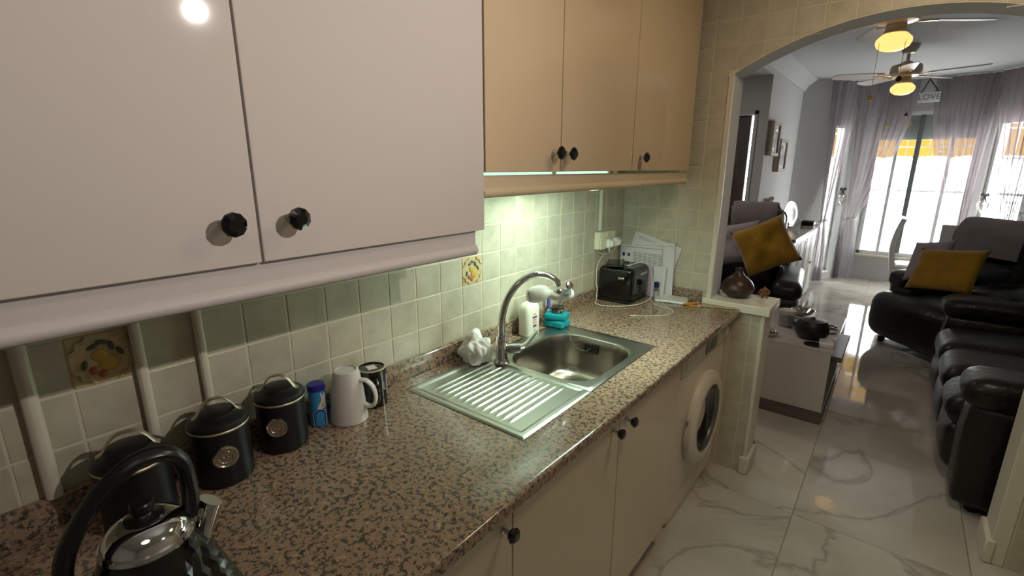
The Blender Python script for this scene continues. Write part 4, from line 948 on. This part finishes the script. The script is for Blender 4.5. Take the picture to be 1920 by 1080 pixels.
from mathutils.bvhtree import BVHTree
bpy.context.view_layer.update()
def kids(o):
    out = [o] if o.type == 'MESH' else []
    for c in o.children: out += kids(c)
    return out
def bvh_of(objs):
    vs, fs = [], []
    for r in objs:
        for o in kids(r):
            n0 = len(vs); mw = o.matrix_world
            vs += [mw @ v.co for v in o.data.vertices]; fs += [[n0 + i for i in p.vertices] for p in o.data.polygons]
    return BVHTree.FromPolygons(vs, fs)
def throw(name, label, chair, w, dy, zb, front, back, seed):
    bm = nb()
    ribbon(bm, [(dy - .10, zb - front), (dy - .09, zb - front * .5), (dy - .07, zb - .05), (dy - .01, zb + .022), (dy + .07, zb + .034), (dy + .17, zb + .018), (dy + .225, zb - .06), (dy + .255, zb - back)], (0, 0, 0), (0, 1, 0), (0, 0, 1), (1, 0, 0), w, .010, 12, .010, seed)
    bm.transform(Matrix.Translation(chair.location) @ Matrix.Rotation(chair.rotation_euler.z, 4, 'Z'))
    trees = [bvh_of([o]) for o in kids(chair)]
    bm.verts.ensure_lookup_table()
    for it in range(3):
        for i, v in enumerate(bm.verts):
            m_ = .022 if (i % 2 == 0) else .012
            for t in trees:
                loc, nrm, _, d = t.find_nearest(v.co)
                if loc is not None and ((v.co - loc).dot(nrm) < m_ and d < .12): v.co = loc + nrm * m_
    o = obj(name, bm, M['grey_plush'], None, smooth=60); return tag(o, label, 'throw')
throw('throw', 'grey plush throw over the back of the recliner beyond the sofa', rec, .50, .42 - .255, 1.045, .24, .25, 1)
throw('throw', 'grey plush throw over the headrest of the armchair behind the pillar', lef, .35, .46 - .255, 1.135, .36, .25, 2)
settled = {}
def cushion(label, c, w, h, t, ez, tilt, roll, m, seed, chair, push=.7):
    """standing cushion: faces local -y, leaning back by tilt; slid forwards and up until it only touches what carries it"""
    Mx = Matrix.Translation(c) @ Matrix.Rotation(ez, 4, 'Z') @ Matrix.Rotation(math.radians(90 - tilt), 4, 'X') @ Matrix.Rotation(math.radians(roll), 4, 'Z')
    bm = pillow(nb(), w, h, t, Mx, 14, .012, seed)
    key = chair.name
    if key not in settled: settled[key] = bvh_of([chair] + [o for o in C.objects if o.name.startswith('throw')])
    d = V((math.sin(ez), -math.cos(ez), push)).normalized() * .008
    for k in range(60):
        tree = BVHTree.FromBMesh(bm)
        if not tree.overlap(settled[key]) and not any(tree.overlap(x) for x in settled.get(key + 'c', [])): break
        bm.transform(Matrix.Translation(d))
    settled.setdefault(key + 'c', []).append(BVHTree.FromBMesh(bm))
    o = obj('cushion', bm, M[m], None, smooth=180); return tag(o, label, 'cushion')
cushion('grey-lilac cushion tucked behind the mustard one on the recliner', (1.53, 4.96, .60), .34, .34, .08, math.radians(-52), 22, 14, 'lilac_cush', 2, rec)
cushion('mustard cushion propped on the recliner beyond the sofa', (1.56, 4.70, .615), .46, .34, .09, math.radians(-42), 26, 8, 'yellow', 1, rec)
cushion('mustard cushion leaning in the far seat of the long sofa', (2.0, 3.72, .66), .42, .42, .13, math.radians(-78), 20, 12, 'yellow', 3, sofa)
cushion('mustard cushion near the close arm of the long sofa', (1.98, 2.95, .65), .38, .40, .13, math.radians(-75), 20, -8, 'yellow', 4, sofa)
cushion('small grey plush cushion between the mustard cushions on the sofa', (1.96, 3.33, .60), .28, .28, .11, math.radians(-80), 20, 5, 'grey_plush', 5, sofa)
cushion('pale grey cushion behind the mustard one on the left armchair', (.05, 4.40, .69), .42, .36, .10, math.radians(6), 20, 12, 'lilac_cush', 7, lef)
cushion('mustard cushion tilted on the armchair behind the pillar', (.285, 4.32, .70), .40, .40, .12, math.radians(10), 20, 27, 'yellow', 6, lef)
# coffee table
ct = thing('coffee_table', 'white gloss coffee table block on a grey plinth', 'table', (.6, 3.36, 0))
TX0, TX1, TY0, TY1 = .245, .948, 2.968, 3.755
obj('plinth', bx((TX0, TY0, .001), (TX1, TY1, .075), .002), M['grey_oak'], ct)
obj('body', bx((TX0, TY0 + .002, .075), (TX1 - .03, TY1 - .002, .42), .003), M['table_white'], ct)
obj('front_panel', bx((TX0, TY0 - .004, .077), (TX1 - .004, TY0 + .014, .442), .002), M['table_white'], ct)
obj('side_panel', bx((TX1 - .028, TY0 + .012, .075), (TX1 - .006, TY1, .36), .002), M['grey_oak'], ct)
obj('side_board', bx((TX1 - .02, TY0 + .12, .36), (TX1 + .045, TY1 - .16, .392), .003), M['grey_oak'], ct)
obj('tabletop', bx((TX0 - .002, TY0 - .002, .442), (TX1 + .002, TY1 + .002, .460), .003, 2), M['table_white'], ct)
po = thing('pot', 'round black lidded pot with a handle on the white coffee table', 'pot', (.815, 3.16, .4605))
obj('bowl', lathe(nb(), [(.045, 0), (.074, .008), (.090, .036), (.091, .062), (.082, .092), (.072, .106)], 36, (.815, 3.16, .4605)), M['black_mat'], po)
obj('lid', lathe(nb(), [(.074, .106), (.072, .110), (.03, .116), (.012, .118), (.012, .126), (0, .128)], 36, (.815, 3.16, .4605)), M['black_mat'], po)
for s in (-1, 1): obj('handle', tube(nb(), [(.815 + s * .084, 3.16 - s * .02, .558), (.815 + s * .11, 3.16 - s * .028, .562), (.815 + s * .125, 3.16 - s * .03, .556)], .008, 8, smooth=3, flat=(.5, 1.6)), M['black_mat'], po)
k = thing('coaster', 'black round coaster at the front edge of the coffee table', 'coaster', (.848, 3.005, .4605)); obj('disc', lathe(nb(), [(.046, 0), (.048, .002), (.046, .005), (0, .005)], 28, (.846, 3.022, .4605)), M['black_mat'], k)
k = thing('plate', 'flat black plate lying behind the black pot', 'plate', (.86, 3.36, .4605)); obj('disc', lathe(nb(), [(.04, 0), (.062, .006), (.066, .010), (.06, .008), (0, .006)], 28, (.875, 3.36, .4605)), M['black_mat'], k)
k = thing('handset', 'black remote control behind the pot on the coffee table', 'remote', (.72, 3.36, .4605)); bm = rbox(nb(), (-.08, -.022, 0), (.08, .022, .018), .008, 5); bm.transform(rotm((.72, 3.38, .4605), .3)); obj('case', bm, M['black_plastic'], k)
bk = thing('book', 'white and red book lying at the right edge of the coffee table', 'book', (.89, 3.13, .4605)); bm = bx((-.035, -.06, 0), (.035, .06, .022), .002); bm.transform(rotm((.906, 3.060, .4605), .12)); obj('pages', bm, M['paper'], bk); bm = bx((.0355, -.06, 0), (.038, .06, .023)); bm.transform(rotm((.906, 3.060, .4605), .12)); obj('spine', bm, M['red'], bk)
sn = thing('silver_bowl', 'shiny silver ornament near the left front of the coffee table', 'ornament', (.60, 3.03, .4605))
obj('bowl', lathe(nb(), [(.025, 0), (.05, .006), (.062, .022), (.058, .024), (.04, .012), (0, .010)], 28, (.60, 3.04, .4605)), M['silver'], sn)
for a in range(5): obj('bead', lathe(nb(), [(0, -.014), (.010, -.010), (.014, 0), (.010, .010), (0, .014)], 14, (.60 + .028 * math.cos(a * 1.26), 3.04 + .028 * math.sin(a * 1.26), .4605 + .030)), M['silver'], sn)
jr = thing('candle_jar', 'clear glass jar with wooden lid on the coffee table', 'jar', (.655, 3.36, .4605))
obj('glass', lathe(nb(), [(.045, 0), (.048, .004), (.048, .085), (.044, .092)], 28, (.655, 3.32, .4605)), M['clear'], jr); obj('wax', lathe(nb(), [(.043, .004), (.043, .06)], 24, (.655, 3.32, .4605)), M['lilac_cush'], jr); obj('lid', lathe(nb(), [(.050, .092), (.050, .106), (0, .106)], 28, (.655, 3.32, .4605)), M['fan_body'], jr)
so_ = thing('spiky_ornament', 'silver spiky bowl ornament at the far end of the coffee table', 'ornament', (.70, 3.64, .4605))
obj('bowl', lathe(nb(), [(.03, 0), (.05, .01), (.075, .04), (.072, .042), (.045, .015), (0, .012)], 28, (.70, 3.64, .4605)), M['silver'], so_)
bm = nb(); q = random.Random(11)
for a in range(34):
    th, ph2 = q.uniform(0, 6.28), q.uniform(.35, 1.35); d = V((math.cos(th) * math.cos(ph2), math.sin(th) * math.cos(ph2), math.sin(ph2)))
    tube(bm, [V((.70, 3.64, .490)) + d * .01, V((.70, 3.64, .490)) + d * q.uniform(.06, .09)], [.004, .001], 5)
obj('spikes', bm, M['silver'], so_)
# doorstop behind the pillar
ds = thing('door_stop', 'small black rubber door stop on the floor behind the pillar', 'doorstop', (.735, 2.505, 0)); obj('dome', lathe(nb(), [(.020, .0005), (.021, .012), (.015, .026), (0, .030)], 18, (.682, 2.50, 0)), M['rubber'], ds); obj('base_ring', lathe(nb(), [(.024, .0005), (.024, .006)], 18, (.682, 2.50, 0)), M['wool'], ds)
# sideboard on the left wall
sb = thing('sideboard', 'white panelled sideboard standing along the left wall of the living room', 'sideboard', (.2, 5.6, 0))
BY0_, BY1_ = 4.86, 6.42
obj('body', bx((LX0 + .004, BY0_, .06), (.395, BY1_, .80), .003), M['grey_oak'], sb); obj('top', bx((LX0 + .004, BY0_ - .02, .80), (.432, BY1_ + .02, .828), .004), M['table_white'], sb); obj('plinth', bx((LX0 + .02, BY0_ + .02, .001), (.37, BY1_ - .02, .06)), M['table_white'], sb)
n = 4
for i in range(n):
    y0 = BY0_ + (BY1_ - BY0_) * i / n + .004; y1 = BY0_ + (BY1_ - BY0_) * (i + 1) / n - .004
    d = obj('door', bx((.396, y0, .07), (.414, y1, .79), .002), M['white_plastic'], sb)
    bm = nb()
    for a, b in (((.4135, y0 + .05, .12), (.4175, y0 + .06, .74)), ((.4135, y1 - .06, .12), (.4175, y1 - .05, .74)), ((.4135, y0 + .05, .12), (.4175, y1 - .05, .13)), ((.4135, y0 + .05, .73), (.4175, y1 - .05, .74))): box(bm, a, b)
    obj('panel_moulding', bm, M['white_plastic'], d, smooth=None); obj('knob', lathe(nb(), [(.006, .0), (.005, .012), (.011, .018), (.009, .026), (0, .028)], 12, (.414, y1 - .03 if i % 2 == 0 else y0 + .03, .44), 'x'), M['chrome'], d)
# ornaments on the sideboard
mi = thing('round_plate', 'round silver-rimmed plate on a stand on the sideboard', 'plate', (.235, 5.72, .8285))
Rm = V((0, 0, 1)).rotation_difference(V((.93, -.35, .12)).normalized()).to_matrix()
obj('disc', lathe(nb(), [(.125, -.004), (.13, .002), (.115, .004), (.08, .0), (0, -.002)], 36, (.225, 5.72, .985), rot=Rm), M['silver'], mi); obj('rim', lathe(nb(), [(.123, -.003), (.136, .0), (.132, .006), (.119, .005)], 36, (.225, 5.72, .985), rot=Rm, cap=False), M['silver'], mi)
obj('stand', tube(nb(), [(.14, 5.66, .836), (.19, 5.70, .836), (.16, 5.74, .836), (.20, 5.75, .93)], .004, 6), M['silver'], mi); obj('stand', tube(nb(), [(.27, 5.76, .836), (.235, 5.72, .836), (.235, 5.71, .86)], .004, 6), M['silver'], mi)
cr = thing('crystal_ornament', 'small clear crystal ornament at the near end of the sideboard', 'ornament', (.35, 5.40, .8285)); obj('stem', lathe(nb(), [(.03, 0), (.028, .006), (.006, .012), (.005, .06), (.016, .07)], 16, (.34, 5.40, .8285)), M['clear'], cr); bm = nb(); lathe(bm, [(0, .068), (.026, .09), (.030, .11), (.016, .135), (0, .14)], 8, (.34, 5.40, .8285)); obj('crystal', bm, M['clear'], cr, smooth=None)
bxo = thing('remote_box', 'small black box near the far end of the sideboard', 'box', (.33, 6.25, .8285)); obj('case', rbox(nb(), (.27, 6.16, .8285), (.40, 6.30, .868), .01, 5), M['black_plastic'], bxo); obj('lid', rbox(nb(), (.272, 6.162, .866), (.398, 6.298, .876), .004, 4), M['black_mat'], bxo)
fl = thing('flower_ornament', 'beige ornamental bunch standing on the near end of the sideboard', 'ornament', (.085, 5.10, .8285)); obj('vase', lathe(nb(), [(.028, 0), (.040, .03), (.038, .08), (.018, .14), (.022, .17)], 20, (.085, 5.25, .8285)), M['lilac_cush'], fl)
q = random.Random(5)
for k in range(9):
    a, r = q.uniform(0, 6.28), q.uniform(.01, .045); c = V((.085 + r * math.cos(a), 5.25 + r * math.sin(a), 1.06 + q.uniform(0, .11)))
    obj('stem', tube(nb(), [(.085, 5.25, .985), c], .0022, 5), M['fan_body'], fl)
    bm = nb(); bmesh.ops.create_icosphere(bm, subdivisions=2, radius=.020, matrix=Matrix.Translation(c)); 
    for v in bm.verts: v.co += (v.co - c) * .35 * mnoise.noise(v.co * 90)
    obj('flower', bm, M['frame_beige'], fl)
# pictures on the white wall
for k, (y0, y1, z0, z1, lb) in enumerate(((5.36, 5.70, 1.575, 1.905, 'upper left square picture in a deep beige frame on the white wall'), (5.80, 6.18, 1.415, 1.755, 'lower right square picture in a deep beige frame on the white wall'))):
    p = thing('picture', lb, 'picture', (LX0, (y0 + y1) / 2, (z0 + z1) / 2))
    bm = nb()
    for a, b in (((LX0 + .001, y0, z0), (LX0 + .055, y0 + .03, z1)), ((LX0 + .001, y1 - .03, z0), (LX0 + .055, y1, z1)), ((LX0 + .001, y0 + .03, z0), (LX0 + .055, y1 - .03, z0 + .03)), ((LX0 + .001, y0 + .03, z1 - .03), (LX0 + .055, y1 - .03, z1))): box(bm, a, b, .002)
    obj('frame', bm, M['frame_beige'], p); obj('mount', bx((LX0 + .03, y0 + .028, z0 + .028), (LX0 + .036, y1 - .028, z1 - .028)), M['picture_mat'], p)
    obj('photo', lathe(nb(), [(.092, 0), (.092, .003), (0, .003)], 30, (LX0 + .036, (y0 + y1) / 2, (z0 + z1) / 2), 'x'), M['photo'], p); obj('photo_ring', lathe(nb(), [(.092, .001), (.097, .005), (.102, .001)], 30, (LX0 + .036, (y0 + y1) / 2, (z0 + z1) / 2), 'x', cap=False), M['silver'], p)
# ceiling fans
def fan(label, cx, cy, zc, rod, ang0, nbl, R_=.56, gr=.088):
    t = thing('ceiling_fan', label, 'ceiling fan', (cx, cy, zc))
    obj('canopy', lathe(nb(), [(.02, -.075), (.045, -.068), (.066, -.03), (.070, -.0015)], 28), M['fan_body'], t, world=False)
    obj('rod', lathe(nb(), [(.013, -rod), (.013, -.06)], 14), M['fan_body'], t, world=False)
    z = -rod
    obj('motor', lathe(nb(), [(.03, z + .03), (.05, z + .015), (.105, z), (.115, z - .02), (.115, z - .07), (.10, z - .09), (.06, z - .10)], 32), M['fan_body'], t, world=False)
    zb = z - .075
    obj('switch_housing', lathe(nb(), [(.05, z - .10), (.052, z - .112), (.05, z - .13), (.056, z - .136), (.060, z - .150), (.055, z - .154)], 28), M['fan_body'], t, world=False)
    obj('globe', lathe(nb(), [(.052, z - .150), (.066, z - .156), (gr, z - .180), (gr * 1.02, z - .200), (gr * .9, z - .222), (gr * .6, z - .240), (gr * .25, z - .247), (0, z - .248)], 36), M['globe'], t, world=False)
    for k in range(nbl):
        a = ang0 + k * 2 * PI / nbl
        rot = Matrix.Rotation(a, 4, 'Z') @ Matrix.Translation((0, 0, zb)) @ Matrix.Rotation(math.radians(11), 4, 'X')
        b = nb(); poly = [(.17, -.048), (.30, -.058), (R_ - .05, -.066), (R_ - .012, -.045), (R_, -.01), (R_, .01), (R_ - .012, .045), (R_ - .05, .066), (.30, .058), (.17, .048)]
        prism(b, poly, (1, 0, 0), (0, 1, 0), (0, 0, 1), (0, 0, -.003), .006); b.transform(rot); bl = obj('blade', b, M['fan_white'], t, world=False, smooth=None)
        b = nb(); tube(b, [(.09, 0, -.004), (.13, .0, -.010), (.17, .026, -.006), (.215, .03, -.006)], .008, 6, smooth=3, flat=(.5, 1.3)); tube(b, [(.13, .0, -.010), (.17, -.026, -.006), (.215, -.03, -.006)], .008, 6, smooth=3, flat=(.5, 1.3)); b.transform(rot); obj('blade_bracket', b, M['brass'], bl, world=False)
    for s, l in ((-1, .34), (1, .26)):
        x, y = s * .062, -.03
        obj('pull_chain', tube(nb(), [(x, y, z - .15), (x * 1.02, y - .03, z - .20), (x * 1.02, y - .125 * (s > 0) - .03, z - .24), (x * 1.02, y - .125 * (s > 0) - .03, z - .15 - l)], .0014, 5), M['brass'], t, world=False)
        obj('pull_bob', lathe(nb(), [(0, 0), (.010, -.006), (.015, -.02), (.011, -.034), (0, -.038)], 12, (x * 1.02, y - .125 * (s > 0) - .03, z - .15 - l)), M['dark_wood'] if s > 0 else M['brass'], t, world=False)
    return t
fan('white ceiling fan with lit lamp hanging in front of the bay curtains', .972, 5.60, 2.5, .165, math.radians(-15), 5)
fan('white ceiling fan with lit lamp nearest the arch', .935, 3.72, 2.5, .12, math.radians(38), 5)
# sheer curtains
def curtain(label, A, B, Gp, wg, bot, wb, nf, seed, ease=(1.25, 1.7), zt=2.475, rows=46, cols=150, amp=.022):
    A, B = V((A[0], A[1], 0)), V((B[0], B[1], 0)); G = V((Gp[0], Gp[1], 0)); zg = Gp[2]; Bt = V((bot[0], bot[1], 0))
    u = (B - A).normalized(); n = V((u.y, -u.x, 0))
    q = random.Random(seed); ph = [q.uniform(-.9, .9) for _ in range(40)]
    t = thing('curtain', label, 'curtain', (G.x, G.y, .02))
    bm = nb(); grid = []
    for i in range(rows + 1):
        z = zt + (.02 - zt) * i / rows
        if z >= zg:
            s = (zt - z) / (zt - zg)
            L = A.lerp(G - u * wg / 2, s ** ease[0]); Rr = B.lerp(G + u * wg / 2, s ** ease[1]); f = 1 - .55 * s ** 3
        else:
            s = (zg - z) / zg
            e = math.sin(min(1, s * 1.6) * PI / 2)
            L = (G - u * wg / 2).lerp(Bt - u * wb / 2, e); Rr = (G + u * wg / 2).lerp(Bt + u * wb / 2, e); f = .45 + .55 * e
        row = []
        for j in range(cols + 1):
            v = j / cols
            w = math.sin(2 * PI * nf * v + .9 * math.sin(v * 9 + ph[0]) + ph[1]) + .30 * math.sin(2 * PI * nf * 1.6 * v + ph[2] + i * .02)
            p = L.lerp(Rr, v) + n * (amp * f * w)
            row.append(bm.verts.new((p.x, p.y, z)))
        grid.append(row)
    for i in range(rows):
        for j in range(cols): bm.faces.new((grid[i][j], grid[i + 1][j], grid[i + 1][j + 1], grid[i][j + 1]))
    obj('sheer', bm, M['sheer'], t, smooth=180)
    ring = [G + V((0, 0, zg)) + u * (wg / 2 + .012) * math.cos(a) + n * .042 * math.sin(a) + V((0, 0, .01 * math.cos(a))) for a in [2 * PI * k / 16 for k in range(16)]]
    obj('tieback', tube(nb(), ring, .009, 7, closed=True), M['cord'], t)
    hd = nb(); tube(hd, [A + V((0, 0, zt + .012)), B + V((0, 0, zt + .012))], .008, 8); obj('rail', hd, M['frame'], t)
    return t
curtain('lilac-grey sheer curtain gathered at the far left of the bay', (.26, 7.09), (.52, 7.40), (.375, 7.15, .80), .07, (.40, 7.16), .13, 4, 1, (1.2, 1.15))
curtain('lilac-grey sheer curtain draped over the left half of the middle window', (.50, 7.47), (1.085, 7.66), (.635, 7.56, .81), .10, (.64, 7.58), .20, 8, 2, (1.05, 1.9))
curtain('lilac-grey sheer curtain draped over the right half of the middle window', (1.225, 7.67), (1.80, 7.62), (1.665, 7.62, .72), .12, (1.66, 7.62), .2, 8, 3, (1.7, 1.1))
curtain('lilac-grey sheer curtain gathered at the right side of the bay', (1.76, 7.52), (2.22, 7.02), (2.02, 7.12, .84), .12, (2.04, 7.11), .2, 8, 4, (1.3, 1.1))
# LOVE sign on ropes
sg = thing('sign', 'white wooden sign reading LOVE hanging on dark ropes between the curtains', 'sign', (1.18, 7.58, 2.25))
obj('board', bx((1.085, 7.575, 2.205), (1.285, 7.595, 2.315), .003), M['frame'], sg)
bm = text_bm('LOVE', .085, .004); bm.transform(Matrix.Translation((1.185, 7.571, 2.26)) @ Matrix.Rotation(PI / 2, 4, 'X')); obj('lettering', bm, M['mullion'], sg, smooth=None)
obj('rope', tube(nb(), [(1.105, 7.585, 2.315), (1.165, 7.585, 2.46)], .006, 6), M['bow'], sg); obj('rope', tube(nb(), [(1.265, 7.585, 2.315), (1.165, 7.585, 2.46)], .006, 6), M['bow'], sg)
obj('hook', tube(nb(), [(1.165, 7.585, 2.45), (1.165, 7.585, 2.499)], .004, 6), M['mullion'], sg)
# hearts hanging on the bay walls
def heart(label, c, u):
    u = V(u).normalized(); t = thing('heart_ornament', label, 'ornament', c)
    pts = []
    for k in range(28):
        a = 2 * PI * k / 28; x = 16 * math.sin(a) ** 3; y = 13 * math.cos(a) - 5 * math.cos(2 * a) - 2 * math.cos(3 * a) - math.cos(4 * a)
        pts.append(V(c) + u * x * .0042 + V((0, 0, y * .0045 - .10)))
    obj('wire_heart', tube(nb(), pts, .008, 7, closed=True), M['silver'], t)
    obj('cord', tube(nb(), [V(c) + V((0, 0, .02)), V(c) + V((0, 0, -.075))], .003, 5), M['bow'], t)
    bm = nb()
    for s in (-1, 1):
        tube(bm, [V(c) + V((0, 0, .02)), V(c) + u * s * .03 + V((0, 0, .045)), V(c) + u * s * .045 + V((0, 0, .025)), V(c) + V((0, 0, .018))], .008, 6, smooth=4); tube(bm, [V(c) + V((0, 0, .02)), V(c) + u * s * .02 + V((0, 0, -.02)), V(c) + u * s * .03 + V((0, 0, -.06))], .006, 6, smooth=3)
    obj('bow', bm, M['bow'], t)
heart('silver heart with black bow hanging on the wall left of the middle window', (.512, 7.474, 1.16), (.58, .82, 0))
heart('silver heart with black bow hanging on the wall right of the middle window', (1.86, 7.63, 1.13), (.6, -.8, 0))
# dining furniture in the bay
dt = thing('dining_table', 'white dining table in the bay behind the recliner', 'table', (1.95, 6.45, 0))
obj('tabletop', rbox(nb(), (1.66, 6.22, .72), (2.35, 6.90, .75), .012, 5), M['table_white'], dt)
obj('pedestal', lathe(nb(), [(.20, .0005), (.20, .02), (.06, .04), (.05, .70), (.10, .72)], 28, (2.0, 6.56, 0)), M['seat_white'], dt)
def dchair(label, loc, rz):
    t = thing('dining_chair', label, 'chair', loc, rz)
    obj('seat', rbox(nb(), (-.21, -.22, .42), (.21, .22, .48), .03, 8, (0, 0, .01)), M['seat_white'], t, world=False)
    bm = nb(); ribbon(bm, [(.20, .40), (.225, .55), (.235, .70), (.215, .84), (.185, .95)], (0, 0, 0), (0, 1, 0), (0, 0, 1), (1, 0, 0), .42, .045, 6); obj('backrest', bm, M['seat_white'], t, world=False, smooth=60)
    for x in (-.18, .18):
        for y in (-.18, .18): obj('leg', tube(nb(), [(x * 1.05, y * 1.08, .001), (x, y, .43)], [.014, .018], 8), M['chrome'], t, world=False)
    return t
dchair('white dining chair with curved back seen side-on before the window', (1.375, 6.37, 0), math.radians(92))
dchair('white dining chair with its back towards the recliner', (1.665, 5.93, 0), math.radians(177))
# glass candlesticks on the dining table
for k, (x, y, h, lb) in enumerate(((1.94, 6.42, .40, 'taller of two twisted clear glass candlesticks on the dining table'), (2.03, 6.55, .30, 'shorter of two twisted clear glass candlesticks on the dining table'))):
    t = thing('candlestick', lb, 'candlestick', (x, y, .7505))
    obj('foot', lathe(nb(), [(.055, 0), (.05, .008), (.012, .02)], 20, (x, y, .7505)), M['clear'], t)
    pts = [(x + .02 * math.cos(a * .9), y + .02 * math.sin(a * .9), .7505 + .015 + (h - .04) * a / 16) for a in range(17)]
    obj('stem', tube(nb(), pts, .007, 8), M['clear'], t)
    obj('cup', lathe(nb(), [(.012, h - .03), (.045, h - .012), (.048, h), (.043, h), (.03, h - .012), (0, h - .016)], 20, (pts[-1][0], pts[-1][1], .7505)), M['clear'], t)
# invented housings over the added fill lights, out of view; then the spot lamp
for x, y, z, r, lb in ((1.25, -.35, 2.4, .26, 'added round white housing of the fill light over the near end of the kitchen'), (1.2, 1.5, 2.4, .16, 'added round white housing of the fill light over the sink end of the kitchen'), (-.85, 3.9, 2.35, .16, 'added round white housing of the fill light in the hall recess')):
    t = thing('fill_housing', lb, 'lamp', (x, y, z)); obj('housing', lathe(nb(), [(r, -.030), (r + .012, -.026), (r + .012, -.0005)], 32, (x, y, z)), M['white_plastic'], t)
t = thing('spot_lamp', 'small spot lamp on a stem under the kitchen ceiling', 'lamp', (1.68, .67, 2.4))
obj('canopy', lathe(nb(), [(.04, -.02), (.045, -.0005)], 20, (1.72, .69, 2.4)), M['chrome'], t)
obj('stem', tube(nb(), [(1.72, .69, 2.385), (1.72, .69, 2.03)], .008, 8), M['chrome'], t)
ax = (V((.33, .3, 1.9)) - V((1.66, .665, 2.008))).normalized()
obj('shade', lathe(nb(), [(.014, -.085), (.022, -.08), (.034, -.02), (.036, -.004)], 20, (1.66, .665, 2.008), rot=V((0, 0, 1)).rotation_difference(ax).to_matrix(), cap=False), M['chrome'], t)
#END
